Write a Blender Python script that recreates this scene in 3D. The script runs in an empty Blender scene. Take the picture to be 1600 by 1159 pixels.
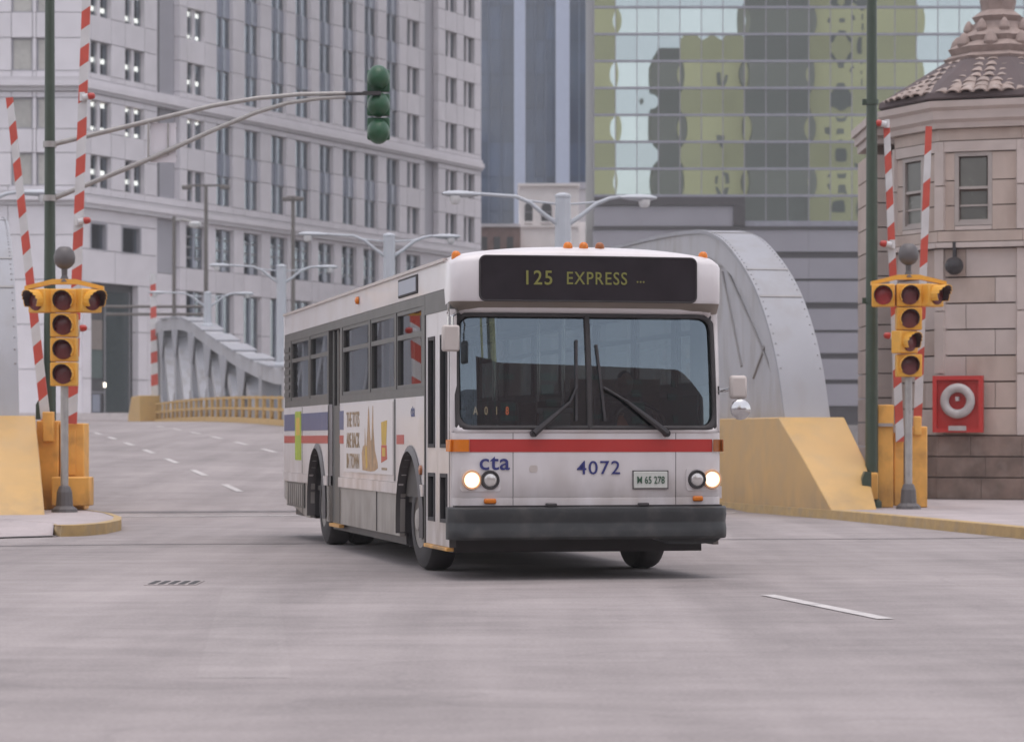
import bpy, bmesh, math, random
from mathutils import Vector, Matrix
R = math.radians
random.seed(7)
SC = bpy.context.scene
COL = SC.collection

# ------------------------------------------------------------------ camera, sky, sun, exposure
cam_d = bpy.data.cameras.new('camera'); cam = bpy.data.objects.new('camera', cam_d); COL.objects.link(cam)
cam.location = (0, 0, 1.3); cam.rotation_euler = (R(90), 0, 0)
cam_d.sensor_width = 36; cam_d.lens = 96.1; cam_d.shift_y = 0.0666
cam_d.clip_start = 0.5; cam_d.clip_end = 4000
cam_d.dof.use_dof = True; cam_d.dof.focus_distance = 25.6; cam_d.dof.aperture_fstop = 3.4
SC.camera = cam
SUN_DIR = Vector((0.06, -0.12, 1.0)).normalized()          # towards the sun
world = bpy.data.worlds.new('World'); SC.world = world; world.use_nodes = True
wn = world.node_tree; wn.nodes.clear()
sky = wn.nodes.new('ShaderNodeTexSky'); sky.sky_type = 'NISHITA'; sky.sun_disc = False
sky.sun_elevation = math.asin(SUN_DIR.z); sky.sun_rotation = math.atan2(SUN_DIR.x, SUN_DIR.y)
sky.air_density = 1.0; sky.dust_density = 1.2; sky.ozone_density = 1.0
hs = wn.nodes.new('ShaderNodeHueSaturation'); hs.inputs['Saturation'].default_value = 0.30
bg = wn.nodes.new('ShaderNodeBackground'); bg.inputs['Strength'].default_value = 0.15
wo = wn.nodes.new('ShaderNodeOutputWorld')
wn.links.new(sky.outputs[0], hs.inputs['Color']); tn = wn.nodes.new('ShaderNodeMix'); tn.data_type = 'RGBA'; tn.blend_type = 'MULTIPLY'; tn.inputs[0].default_value = 1; tn.inputs[7].default_value = (1.0,.945,.94,1)   # thin high cloud, slightly warm
wn.links.new(hs.outputs[0], tn.inputs[6]); wn.links.new(tn.outputs[2], bg.inputs[0]); wn.links.new(bg.outputs[0], wo.inputs[0])
sun_d = bpy.data.lights.new('sun', 'SUN'); sun_d.energy = 0.5; sun_d.angle = R(50); sun_d.color = (1.0, 0.925, 0.89)
sun = bpy.data.objects.new('sun', sun_d); COL.objects.link(sun)
sun.rotation_euler = SUN_DIR.to_track_quat('Z', 'Y').to_euler(); sun.location = (20, -20, 60)
SC.view_settings.view_transform = 'Standard'; SC.view_settings.look = 'None'
SC.view_settings.exposure = 1.02; SC.view_settings.gamma = 1.0
SC.render.engine = 'CYCLES'
SC.cycles.use_denoising = True
SC.cycles.max_bounces = 8; SC.cycles.transparent_max_bounces = 12
SC.cycles.caustics_reflective = False; SC.cycles.caustics_refractive = False

# ------------------------------------------------------------------ helpers
F = 4270.0
def un(px, py, Y):                       # a measured point of the place at depth Y
    return Vector(((px - 800) / F * Y, Y, 1.3 - (py - 686) / F * Y))

class MB:
    def __init__(s): s.v = []; s.f = []; s.m = []
    def face(s, pts, m=0):
        i = len(s.v); s.v += [tuple(p) for p in pts]; s.f.append(tuple(range(i, i + len(pts)))); s.m.append(m); return s
    def raw(s, vs, fs, m=0):
        i = len(s.v); s.v += [tuple(p) for p in vs]
        for f in fs: s.f.append(tuple(i + k for k in f)); s.m.append(m)
        return s
    def box(s, x0, x1, y0, y1, z0, z1, m=0):
        vs = [(x0,y0,z0),(x1,y0,z0),(x1,y1,z0),(x0,y1,z0),(x0,y0,z1),(x1,y0,z1),(x1,y1,z1),(x0,y1,z1)]
        return s.raw(vs, [(0,3,2,1),(4,5,6,7),(0,1,5,4),(1,2,6,5),(2,3,7,6),(3,0,4,7)], m)
    def prism(s, poly, d, m=0):          # poly: list of 3-D points, extruded by vector d
        n = len(poly); d = Vector(d); vs = [Vector(p) for p in poly] + [Vector(p) + d for p in poly]
        return s.raw(vs, [tuple(range(n))[::-1], tuple(range(n, 2*n))] + [(i, (i+1) % n, n + (i+1) % n, n + i) for i in range(n)], m)
    def cyl(s, p0, p1, r0, r1=None, n=14, m=0, cap=True):
        r1 = r0 if r1 is None else r1; p0 = Vector(p0); p1 = Vector(p1); d = (p1 - p0).normalized()
        a = d.orthogonal().normalized(); b = d.cross(a)
        vs = [p0 + (a*math.cos(2*math.pi*i/n) + b*math.sin(2*math.pi*i/n))*r0 for i in range(n)] + \
             [p1 + (a*math.cos(2*math.pi*i/n) + b*math.sin(2*math.pi*i/n))*r1 for i in range(n)]
        fs = [(i, (i+1) % n, n + (i+1) % n, n + i) for i in range(n)]
        if cap: fs += [tuple(range(n))[::-1], tuple(range(n, 2*n))]
        return s.raw(vs, fs, m)
    def tube(s, pts, r, n=10, m=0):
        pts = [Vector(p) for p in pts]; rs = r if isinstance(r, (list, tuple)) else [r]*len(pts); vs = []; fs = []
        up = None
        for k, p in enumerate(pts):
            d = (pts[min(k+1, len(pts)-1)] - pts[max(k-1, 0)]).normalized()
            a = d.orthogonal().normalized() if up is None else (up - d*up.dot(d)).normalized()
            up = a; b = d.cross(a)
            vs += [p + (a*math.cos(2*math.pi*i/n) + b*math.sin(2*math.pi*i/n))*rs[k] for i in range(n)]
        for k in range(len(pts)-1):
            fs += [(k*n+i, k*n+(i+1) % n, (k+1)*n+(i+1) % n, (k+1)*n+i) for i in range(n)]
        fs += [tuple(range(n))[::-1], tuple(range((len(pts)-1)*n, len(pts)*n))]
        return s.raw(vs, fs, m)
    def lathe(s, prof, origin, axis, n=24, m=0):   # prof: (radius, height along axis)
        o = Vector(origin); d = Vector(axis).normalized(); a = d.orthogonal().normalized(); b = d.cross(a); vs = []; fs = []
        for r, h in prof:
            vs += [o + d*h + (a*math.cos(2*math.pi*i/n) + b*math.sin(2*math.pi*i/n))*max(r, 1e-4) for i in range(n)]
        for k in range(len(prof)-1):
            fs += [(k*n+i, k*n+(i+1) % n, (k+1)*n+(i+1) % n, (k+1)*n+i) for i in range(n)]
        return s.raw(vs, fs, m)
    def bar(s, p0, p1, w, h, side=(1,0,0), m=0):  # rectangular bar; w along side, h across
        p0 = Vector(p0); p1 = Vector(p1); d = (p1-p0).normalized(); sd = Vector(side); sd = (sd - d*sd.dot(d)).normalized(); t = d.cross(sd)
        c = [sd*w/2+t*h/2, -sd*w/2+t*h/2, -sd*w/2-t*h/2, sd*w/2-t*h/2]
        return s.raw([p0+k for k in c]+[p1+k for k in c], [(3,2,1,0),(4,5,6,7),(0,1,5,4),(1,2,6,5),(2,3,7,6),(3,0,4,7)], m)
    def grid(s, fn, nu, nv, m=0):        # fn(u,v) u,v in 0..1
        vs = [fn(i/nu, j/nv) for j in range(nv+1) for i in range(nu+1)]
        fs = [(j*(nu+1)+i, j*(nu+1)+i+1, (j+1)*(nu+1)+i+1, (j+1)*(nu+1)+i) for j in range(nv) for i in range(nu)]
        return s.raw(vs, fs, m)
    def mesh(s, name, mats, smooth=False):
        me = bpy.data.meshes.new(name); me.from_pydata(s.v, [], s.f)
        for mm in (mats if isinstance(mats, (list, tuple)) else [mats]): me.materials.append(mm)
        me.polygons.foreach_set('material_index', s.m)
        if smooth:
            me.polygons.foreach_set('use_smooth', [True]*len(me.polygons))
        me.update()
        bm = bmesh.new(); bm.from_mesh(me); bmesh.ops.remove_doubles(bm, verts=bm.verts, dist=1e-5)
        bmesh.ops.recalc_face_normals(bm, faces=bm.faces); bm.to_mesh(me); bm.free()
        if smooth: me.set_sharp_from_angle(angle=R(38))
        return me

def link(o, parent=None):
    COL.objects.link(o)
    if parent is not None: o.parent = parent
    return o
def obj(name, mb, mats, parent=None, smooth=False, bevel=0, seg=2, loc=None):
    me = mb if isinstance(mb, bpy.types.Mesh) else mb.mesh(name, mats, smooth)
    o = link(bpy.data.objects.new(name, me), parent)
    if loc is not None: o.location = loc
    if bevel:
        b = o.modifiers.new('bevel', 'BEVEL'); b.width = bevel; b.segments = seg; b.limit_method = 'ANGLE'; b.angle_limit = R(40)
        if not smooth: me.polygons.foreach_set('use_smooth', [True]*len(me.polygons)); me.set_sharp_from_angle(angle=R(50))
    return o
def tag(o, label, cat, group=None):
    o['label'] = label; o['category'] = cat
    if group: o['group'] = group
    return o
def thing(name, label, cat, loc=(0,0,0), rz=0, group=None):
    o = bpy.data.objects.new(name, None); COL.objects.link(o); o.empty_display_size = 0.2
    o.location = loc; o.rotation_euler = (0, 0, rz); return tag(o, label, cat, group)
def struct(name, mb, mats, parent=None, smooth=False):
    o = obj(name, mb, mats, parent, smooth)
    if parent is None: o['kind'] = 'structure'
    return o
def copy_tree(o, parent=None):
    c = o.copy(); COL.objects.link(c)
    if parent is not None: c.parent = parent
    for ch in o.children: copy_tree(ch, c)
    return c
_unit = {}
def slab(name, c, size, mat, parent, rz=0):   # a piece sharing one unit block per material
    if mat.name not in _unit:
        _unit[mat.name] = MB().box(-.5,.5,-.5,.5,-.5,.5).mesh('block', mat)
    o = link(bpy.data.objects.new(name, _unit[mat.name]), parent)
    o.location = c; o.scale = size; o.rotation_euler = (0,0,rz); return o
def txt(s, size, mat, parent, loc, rot, name='lettering', bold=0.0, sx=1.0, depth=0.002, spacing=1.0):
    cu = bpy.data.curves.new('t', 'FONT'); cu.body = s; cu.size = size; cu.align_x = 'CENTER'; cu.align_y = 'CENTER'
    cu.offset = bold*size; cu.extrude = depth; cu.resolution_u = 4; cu.space_character = spacing
    t = bpy.data.objects.new('t', cu); COL.objects.link(t)
    bpy.context.view_layer.update()
    me = bpy.data.meshes.new_from_object(t); bpy.data.objects.remove(t); bpy.data.curves.remove(cu)
    me.materials.clear(); me.materials.append(mat)
    o = link(bpy.data.objects.new(name, me), parent); o.location = loc; o.rotation_euler = rot; o.scale = (sx,1,1); return o

# ------------------------------------------------------------------ materials
def mat(name, col, rough=0.6, metal=0.0, var=0.12, scale=3.0, bump=0.0, bscale=40.0, rnd=0.0, dirt=None, dscale=1.2, damt=0.5, spec=0.5, coat=0.0, stretch=None, grime=None):
    m = bpy.data.materials.new(name); m.use_nodes = True; nt = m.node_tree; N = nt.nodes; L = nt.links
    p = N['Principled BSDF']; p.inputs['Roughness'].default_value = rough; p.inputs['Metallic'].default_value = metal
    p.inputs['Specular IOR Level'].default_value = spec; p.inputs['Coat Weight'].default_value = coat
    geo = N.new('ShaderNodeNewGeometry'); vec = geo.outputs['Position']
    if stretch:
        mp = N.new('ShaderNodeMapping'); mp.inputs['Scale'].default_value = stretch; L.new(vec, mp.inputs['Vector']); vec = mp.outputs[0]
    def noise(sc, det=4):
        n = N.new('ShaderNodeTexNoise'); n.inputs['Scale'].default_value = sc; n.inputs['Detail'].default_value = det; L.new(vec, n.inputs['Vector']); return n.outputs['Fac']
    fac = noise(scale)
    mr = N.new('ShaderNodeMapRange'); mr.inputs[1].default_value = .25; mr.inputs[2].default_value = .75
    mr.inputs[3].default_value = 1-var; mr.inputs[4].default_value = 1+var; L.new(fac, mr.inputs[0]); f = mr.outputs[0]
    if rnd:
        oi = N.new('ShaderNodeObjectInfo'); m2 = N.new('ShaderNodeMapRange'); m2.inputs[3].default_value = 1-rnd; m2.inputs[4].default_value = 1+rnd
        L.new(oi.outputs['Random'], m2.inputs[0]); mu = N.new('ShaderNodeMath'); mu.operation = 'MULTIPLY'; L.new(f, mu.inputs[0]); L.new(m2.outputs[0], mu.inputs[1]); f = mu.outputs[0]
    vm = N.new('ShaderNodeVectorMath'); vm.operation = 'SCALE'; vm.inputs[0].default_value = col[:3]; L.new(f, vm.inputs['Scale']); c = vm.outputs[0]
    if dirt:
        dn = noise(dscale, 6); rp = N.new('ShaderNodeMapRange'); rp.inputs[1].default_value = .48; rp.inputs[2].default_value = .72; rp.inputs[4].default_value = damt; L.new(dn, rp.inputs[0])
        mx = N.new('ShaderNodeMix'); mx.data_type = 'RGBA'; L.new(rp.outputs[0], mx.inputs[0]); L.new(c, mx.inputs[6]); mx.inputs[7].default_value = (*dirt, 1); c = mx.outputs[2]
    if grime:                            # splashed road dirt near the ground: (height, colour, amount)
        sp = N.new('ShaderNodeSeparateXYZ'); L.new(geo.outputs['Position'], sp.inputs[0])
        hz = N.new('ShaderNodeMapRange'); hz.inputs[1].default_value = grime[0]; hz.inputs[2].default_value = .15; L.new(sp.outputs[2], hz.inputs[0])
        mg = N.new('ShaderNodeMapping'); mg.inputs['Scale'].default_value = (2.2,2.2,.8); L.new(geo.outputs['Position'], mg.inputs['Vector'])
        gn = N.new('ShaderNodeTexNoise'); gn.inputs['Scale'].default_value = 1.6; gn.inputs['Detail'].default_value = 7; L.new(mg.outputs[0], gn.inputs['Vector'])
        gr_ = N.new('ShaderNodeMapRange'); gr_.inputs[1].default_value = .35; gr_.inputs[2].default_value = .7; gr_.inputs[4].default_value = grime[2]; L.new(gn.outputs['Fac'], gr_.inputs[0])
        gm = N.new('ShaderNodeMath'); gm.operation = 'MULTIPLY'; gm.use_clamp = True; L.new(hz.outputs[0], gm.inputs[0]); L.new(gr_.outputs[0], gm.inputs[1])
        mx2 = N.new('ShaderNodeMix'); mx2.data_type = 'RGBA'; L.new(gm.outputs[0], mx2.inputs[0]); L.new(c, mx2.inputs[6]); mx2.inputs[7].default_value = (*grime[1], 1); c = mx2.outputs[2]
    L.new(c, p.inputs['Base Color'])
    rr = N.new('ShaderNodeMapRange'); ra = min(.08, rough*.4); rr.inputs[3].default_value = rough-ra; rr.inputs[4].default_value = min(rough+ra, 1); L.new(fac, rr.inputs[0]); L.new(rr.outputs[0], p.inputs['Roughness'])
    if bump:
        b = N.new('ShaderNodeBump'); b.inputs['Strength'].default_value = bump; b.inputs['Distance'].default_value = .02; L.new(noise(bscale, 5), b.inputs['Height']); L.new(b.outputs[0], p.inputs['Normal'])
    return m
def emit(name, col, s):
    m = bpy.data.materials.new(name); m.use_nodes = True; nt = m.node_tree; p = nt.nodes['Principled BSDF']
    p.inputs['Base Color'].default_value = (*col, 1); p.inputs['Emission Color'].default_value = (*col, 1); p.inputs['Emission Strength'].default_value = s; return m
def glass(name, tint, refl=(1,1,1), ior=1.6, rough=0.0, base=0.0, bump=0.0, bscale=1.0, body=0.0, bodycol=(.02,.025,.03)):
    m = bpy.data.materials.new(name); m.use_nodes = True; nt = m.node_tree; N = nt.nodes; L = nt.links; N.clear()
    out = N.new('ShaderNodeOutputMaterial'); tr = N.new('ShaderNodeBsdfTransparent'); tr.inputs[0].default_value = (*tint, 1)
    gl = N.new('ShaderNodeBsdfGlossy'); gl.inputs['Color'].default_value = (*refl, 1); gl.inputs['Roughness'].default_value = rough
    fr = N.new('ShaderNodeFresnel'); gb = N.new('ShaderNodeNewGeometry'); mb_ = N.new('ShaderNodeMapRange'); mb_.inputs[3].default_value = ior; mb_.inputs[4].default_value = 1/ior
    L.new(gb.outputs['Backfacing'], mb_.inputs[0]); L.new(mb_.outputs[0], fr.inputs[0])
    ad = N.new('ShaderNodeMath'); ad.operation = 'ADD'; ad.use_clamp = True; ad.inputs[1].default_value = base; L.new(fr.outputs[0], ad.inputs[0])
    under = tr.outputs[0]
    if body:
        df = N.new('ShaderNodeBsdfDiffuse'); df.inputs[0].default_value = (*bodycol, 1); m1 = N.new('ShaderNodeMixShader'); m1.inputs[0].default_value = body
        L.new(tr.outputs[0], m1.inputs[1]); L.new(df.outputs[0], m1.inputs[2]); under = m1.outputs[0]
    mx = N.new('ShaderNodeMixShader'); L.new(ad.outputs[0], mx.inputs[0]); L.new(under, mx.inputs[1]); L.new(gl.outputs[0], mx.inputs[2]); L.new(mx.outputs[0], out.inputs[0])
    if bump:
        geo = N.new('ShaderNodeNewGeometry'); n = N.new('ShaderNodeTexNoise'); n.inputs['Scale'].default_value = bscale; n.inputs['Detail'].default_value = 1; L.new(geo.outputs['Position'], n.inputs['Vector'])
        b = N.new('ShaderNodeBump'); b.inputs['Strength'].default_value = bump; b.inputs['Distance'].default_value = .05; L.new(n.outputs['Fac'], b.inputs['Height']); L.new(b.outputs[0], gl.inputs['Normal'])
    return m

def road_mat(name, col, var=.16):
    m = bpy.data.materials.new(name); m.use_nodes = True; nt = m.node_tree; N = nt.nodes; L = nt.links; p = N['Principled BSDF']
    geo = N.new('ShaderNodeNewGeometry')
    def noise(sc, st, det=5, rot=0.0):
        mp = N.new('ShaderNodeMapping'); mp.inputs['Scale'].default_value = st; mp.inputs['Rotation'].default_value = (0,0,rot); L.new(geo.outputs['Position'], mp.inputs['Vector'])
        n = N.new('ShaderNodeTexNoise'); n.inputs['Scale'].default_value = sc; n.inputs['Detail'].default_value = det; n.inputs['Roughness'].default_value = .62; L.new(mp.outputs[0], n.inputs['Vector']); return n.outputs['Fac']
    big = noise(.22, (1,1,1)); tracks = noise(1.0, (.75,.05,1), 4, -R(12.9)); mid = noise(1.6, (.5,1.1,1), 6); fine = noise(34, (1,1,1), 6)
    acc = None
    for o, w in ((big, .75), (tracks, .9), (mid, .6), (fine, .75)):
        a = N.new('ShaderNodeMath'); a.operation = 'MULTIPLY_ADD'; a.inputs[1].default_value = w; L.new(o, a.inputs[0])
        if acc is None: a.inputs[2].default_value = 1 - .5*(.75+.9+.6+.75)
        else: L.new(acc, a.inputs[2])
        acc = a.outputs[0]
    k = N.new('ShaderNodeMapRange'); k.inputs[1].default_value = .7; k.inputs[2].default_value = 1.3; k.inputs[3].default_value = 1-var*2; k.inputs[4].default_value = 1+var*2; L.new(acc, k.inputs[0])
    vm = N.new('ShaderNodeVectorMath'); vm.operation = 'SCALE'; vm.inputs[0].default_value = col; L.new(k.outputs[0], vm.inputs['Scale']); c = vm.outputs[0]
    # thin wandering cracks and tar lines
    mp = N.new('ShaderNodeMapping'); mp.inputs['Scale'].default_value = (.22,.3,1); L.new(geo.outputs['Position'], mp.inputs['Vector'])
    dn = N.new('ShaderNodeTexNoise'); dn.inputs['Scale'].default_value = 2; L.new(mp.outputs[0], dn.inputs['Vector'])
    ml = N.new('ShaderNodeMix'); ml.data_type = 'RGBA'; ml.blend_type = 'LINEAR_LIGHT'; ml.inputs[0].default_value = .35; L.new(mp.outputs[0], ml.inputs[6]); L.new(dn.outputs['Color'], ml.inputs[7])
    vo = N.new('ShaderNodeTexVoronoi'); vo.feature = 'DISTANCE_TO_EDGE'; vo.inputs['Scale'].default_value = 1.0; L.new(ml.outputs[2], vo.inputs['Vector'])
    cr = N.new('ShaderNodeMapRange'); cr.inputs[1].default_value = 0; cr.inputs[2].default_value = .012; cr.inputs[3].default_value = .14; cr.inputs[4].default_value = 0; L.new(vo.outputs['Distance'], cr.inputs[0])
    mx = N.new('ShaderNodeMix'); mx.data_type = 'RGBA'; L.new(cr.outputs[0], mx.inputs[0]); L.new(c, mx.inputs[6]); mx.inputs[7].default_value = (.1,.095,.095,1)
    L.new(mx.outputs[2], p.inputs['Base Color']); p.inputs['Roughness'].default_value = .82; p.inputs['Specular IOR Level'].default_value = .35
    b = N.new('ShaderNodeBump'); b.inputs['Strength'].default_value = .35; b.inputs['Distance'].default_value = .01; L.new(fine, b.inputs['Height']); L.new(b.outputs[0], p.inputs['Normal'])
    return m

M = {}
M['road'] = road_mat('road_asphalt', (.288,.256,.250))
M['patch'] = road_mat('road_patch', (.302,.270,.263), .16)
M['walk'] = road_mat('sidewalk_concrete', (.37,.325,.322), .12)
M['joint'] = mat('tar_joint', (.17,.155,.155), .8, var=.3, scale=4)
M['line'] = mat('road_paint', (.54,.51,.495), .7, var=.22, scale=6, dirt=(.32,.3,.3), dscale=5, damt=.75)
M['kerb'] = mat('kerb_yellow_paint', (.44,.30,.13), .7, var=.15, scale=5, dirt=(.34,.27,.18), dscale=3, damt=.7)
M['iron'] = mat('cast_iron', (.03,.028,.028), .6)
M['water'] = mat('river_water', (.03,.05,.05), .08, var=.1, bump=.3, bscale=.8)
M['yellow'] = mat('pylon_yellow_paint', (.56,.345,.12), .38, var=.07, scale=1.5, dirt=(.44,.30,.14), dscale=2.2, damt=.5, bump=.12, bscale=14, spec=.6, grime=(.8,(.26,.19,.11),.5))
M['gate_yellow'] = mat('gate_yellow_paint', (.80,.41,.09), .5, var=.1, scale=3, dirt=(.42,.21,.06), dscale=3.5, damt=.6, grime=(.9,(.17,.11,.05),.8))
M['rail_yellow'] = mat('railing_yellow_paint', (.56,.36,.13), .6, var=.1, scale=2, dirt=(.4,.27,.12), dscale=2, damt=.6)
M['sig_yellow'] = mat('signal_yellow_paint', (.74,.38,.05), .45, var=.08, scale=6, dirt=(.35,.2,.05), dscale=6, damt=.4)
M['steel'] = mat('bridge_grey_paint', (.40,.40,.42), .5, var=.08, scale=1.6, dirt=(.27,.24,.215), dscale=2.2, damt=.6, stretch=(1.3,1.3,.3))
M['steel_light'] = mat('bridge_pale_plate', (.325,.33,.355), .6, var=.06, scale=1.0, dirt=(.265,.255,.25), dscale=2.0, damt=.55, stretch=(1.3,1.3,.3))
M['rib'] = mat('bridge_rib_paint', (.31,.30,.295), .6)
M['lamp_post'] = mat('lamp_post_paint', (.44,.465,.50), .45, var=.06)
M['lamp_glass'] = mat('lamp_refractor', (.62,.62,.62), .25, var=.04)
M['galv'] = mat('galvanised_steel', (.36,.345,.33), .45, metal=.35, var=.12, scale=9)
M['green_pole'] = mat('green_pole_paint', (.042,.062,.042), .42, var=.12, scale=5)
M['green_sig'] = mat('green_signal_paint', (.012,.075,.03), .38, var=.12, scale=8)
M['black'] = mat('black_paint', (.034,.030,.032), .5, var=.2)
M['rubber'] = mat('rubber', (.042,.038,.039), .75, var=.25, scale=8)
M['bumper'] = mat('bumper_rubber', (.032,.034,.036), .55, var=.2, scale=5, dirt=(.075,.07,.066), dscale=5, damt=.7)
M['white'] = mat('bus_white_paint', (.66,.63,.635), .32, var=.03, scale=1.5, dirt=(.54,.48,.44), dscale=2.4, damt=.45, coat=.2, grime=(1.5,(.27,.22,.18),.85))
M['skirt'] = mat('bus_skirt_dirty_metal', (.36,.335,.31), .5, metal=.2, var=.10, scale=2.5, dirt=(.22,.195,.17), dscale=2.2, damt=.6, grime=(.9,(.13,.11,.095),.9))
M['red'] = mat('red_stripe_paint', (.42,.035,.03), .35, var=.06)
M['blue'] = mat('blue_stripe_paint', (.055,.075,.19), .35, var=.08)
M['text_blue'] = mat('blue_lettering', (.03,.035,.16), .4, var=.05)
M['belt'] = mat('window_belt_grey', (.085,.082,.078), .45, var=.12, scale=4)
M['brow'] = mat('brow_taupe', (.27,.235,.20), .5, var=.08)
M['chrome'] = mat('chrome', (.6,.6,.6), .18, metal=.95, var=.03)
M['amber'] = mat('amber_lens', (.62,.17,.01), .22, var=.1)
M['amber_dull'] = mat('dull_amber_lens', (.30,.09,.02), .3, var=.1)
M['mirror_box'] = mat('mirror_housing', (.50,.45,.42), .4, var=.06)
M['plate'] = mat('plate_white', (.55,.56,.52), .4, var=.05)
M['plate_text'] = mat('plate_green', (.03,.09,.05), .5)
M['ad'] = mat('poster_paper', (.64,.60,.585), .5, var=.03, scale=3)
M['ad_brown'] = mat('poster_brown_ink', (.30,.21,.12), .6, var=.25, scale=9)
M['ad_tan'] = mat('poster_tan_ink', (.40,.25,.13), .6, var=.3, scale=12)
M['ad_gold'] = mat('poster_gold_ink', (.56,.36,.05), .6, var=.15, scale=8)
M['ad_red'] = mat('poster_red_ink', (.48,.09,.04), .6, var=.15)
M['ad_green'] = mat('poster_green_ink', (.33,.42,.03), .6, var=.2, scale=6)
M['interior'] = mat('bus_interior', (.07,.062,.056), .7)
M['interior_light'] = mat('bus_interior_panel', (.22,.20,.17), .7)
M['seat'] = mat('seat_vinyl', (.10,.045,.03), .5)
M['tan'] = mat('tan_panel', (.26,.185,.11), .6)
M['orange_panel'] = mat('orange_panel', (.40,.10,.04), .5)
M['lit'] = emit('headlight_lit', (1.0,.74,.48), .95)
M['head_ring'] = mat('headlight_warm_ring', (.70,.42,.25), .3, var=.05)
M['lens_clear'] = mat('headlight_unlit', (.62,.60,.58), .12, metal=.5, var=.1, scale=12)
M['sign_glass'] = mat('sign_glass', (.026,.023,.028), .12, var=.2)
M['sign_text'] = emit('sign_text_yellow', (.15,.145,.035), .10)
M['run_text'] = emit('run_number_lit', (.50,.34,.22), .6)
M['run_red'] = emit('run_number_red', (.75,.16,.06), .7)
M['windshield'] = glass('windshield_glass', (.27,.31,.30), (.72,.88,1.0), 2.35)
M['side_glass'] = glass('side_window_glass', (.36,.40,.40), (.9,.95,1), 1.6, base=.02)
M['dark_glass'] = glass('office_window_glass', (.66,.70,.74), (.82,.92,1.0), 1.7, base=.12, bump=.05, bscale=.5)
M['blue_glass'] = mat('ribbon_spandrel_glass', (.27,.295,.36), .35, var=.08, rnd=.18)
M['granite'] = mat('pale_granite', (.66,.635,.665), .7, var=.06, scale=.8, rnd=.05, dirt=(.58,.555,.57), dscale=.35, damt=.4)
M['granite_dark'] = mat('grey_granite_and_shade', (.36,.355,.39), .6, var=.06, scale=.8, rnd=.05)  # window surrounds; also puts shade into the recess panels
M['cornice'] = mat('cornice_granite', (.52,.50,.52), .65, var=.07, scale=.7)
M['mortar'] = mat('dark_joint_back', (.17,.16,.16), .9)
M['room'] = mat('dark_room', (.075,.075,.08), .9)
M['wframe'] = mat('window_frame_grey', (.20,.20,.21), .5)
M['mull_blue'] = mat('pale_blue_mullion', (.33,.36,.42), .4)
M['blind'] = mat('pale_blind', (.45,.44,.41), .7, rnd=.08)
M['tube_lamp'] = emit('office_lamp', (1.0,.90,.76), 1.9)
M['portal_dark'] = mat('portal_dark_glass', (.045,.06,.062), .2)
M['entry_pale'] = mat('entry_pale_panel', (.22,.19,.17), .6)
M['entry_teal'] = mat('entry_teal_panel', (.085,.115,.11), .4)
M['gl_a'] = mat('green_mirror_glass', (.415,.48,.475), .006, metal=1.0, var=.03, scale=.3, rnd=.05)
M['gl_b'] = mat('grey_green_mirror_glass', (.33,.385,.395), .006, metal=1.0, var=.03, scale=.3, rnd=.05)
M['alu'] = mat('mullion_aluminium', (.27,.27,.31), .4, metal=.2)
M['band_grey'] = mat('base_grey_granite', (.27,.26,.29), .5, var=.06, scale=.5, rnd=.04)
M['band_dark'] = mat('base_dark_granite', (.055,.05,.055), .35)
M['tower_glass'] = mat('blue_tower_glass', (.04,.065,.115), .1, var=.3, scale=.12, rnd=.2, spec=.8)
M['tower_pier'] = mat('blue_tower_pier', (.38,.43,.54), .5, var=.05)
M['tower_mull'] = mat('blue_tower_mullion', (.085,.115,.17), .4)
M['brick'] = mat('old_brown_brick', (.26,.17,.15), .8, var=.25, scale=1.5)
M['white_stone'] = mat('white_terracotta', (.88,.84,.82), .7, var=.06, scale=1.0)
M['stone'] = mat('tender_limestone', (.46,.375,.325), .8, var=.10, scale=2.5, rnd=.07, dirt=(.30,.225,.185), dscale=1.8, damt=.65, bump=.25, bscale=10, stretch=(1,1,.45))
M['stone_pale'] = mat('tender_pale_limestone', (.50,.43,.395), .8, var=.08, scale=2.5, rnd=.05, dirt=(.40,.33,.29), dscale=1.4, damt=.4)
M['stone_joint'] = mat('stone_joint_back', (.17,.13,.11), .9)
M['base_stone'] = mat('tender_base_granite', (.20,.145,.12), .7, var=.35, scale=3.0, rnd=.1, dirt=(.30,.25,.22), dscale=4, damt=.4)
M['tile'] = mat('roof_tile_clay', (.30,.235,.205), .75, var=.22, scale=7, rnd=.16, dirt=(.50,.45,.42), dscale=5, damt=.5)
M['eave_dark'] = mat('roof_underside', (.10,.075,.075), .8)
M['carved'] = mat('carved_stone', (.29,.225,.20), .85, var=.2, scale=6, bump=.5, bscale=9)
M['house_pane'] = mat('house_window_pane', (.13,.13,.115), .25, var=.1, rnd=.15)
M['sash'] = mat('sash_paint', (.38,.335,.31), .6)
M['ring_red'] = mat('life_ring_box_red', (.50,.035,.03), .45, var=.06)
M['ring_white'] = mat('life_ring_white', (.46,.43,.42), .5, var=.12, scale=8)
M['arm_white'] = mat('gate_arm_white', (.56,.55,.55), .5, var=.1, scale=4)
M['arm_red'] = mat('gate_arm_red', (.50,.075,.05), .5, var=.12, scale=4)
M['lamp_red'] = mat('gate_lamp_red', (.42,.04,.03), .3)
M['bell'] = mat('bell_grey', (.115,.105,.105), .5, metal=.2, var=.1)
M['sig_lens'] = mat('signal_lens_dark_red', (.12,.02,.02), .25, var=.2)
M['sig_lens_red'] = mat('signal_lens_red', (.34,.03,.03), .25, var=.2, scale=15)
M['sig_lens_mid'] = mat('signal_lens_maroon', (.13,.028,.03), .3, var=.2)
M['hood'] = mat('signal_hood_inside', (.05,.022,.02), .6)
M['lamp_bronze'] = mat('bronze_post', (.13,.115,.105), .5)
M['car_yellow'] = mat('taxi_yellow', (.62,.43,.05), .3, coat=.3)
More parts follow.
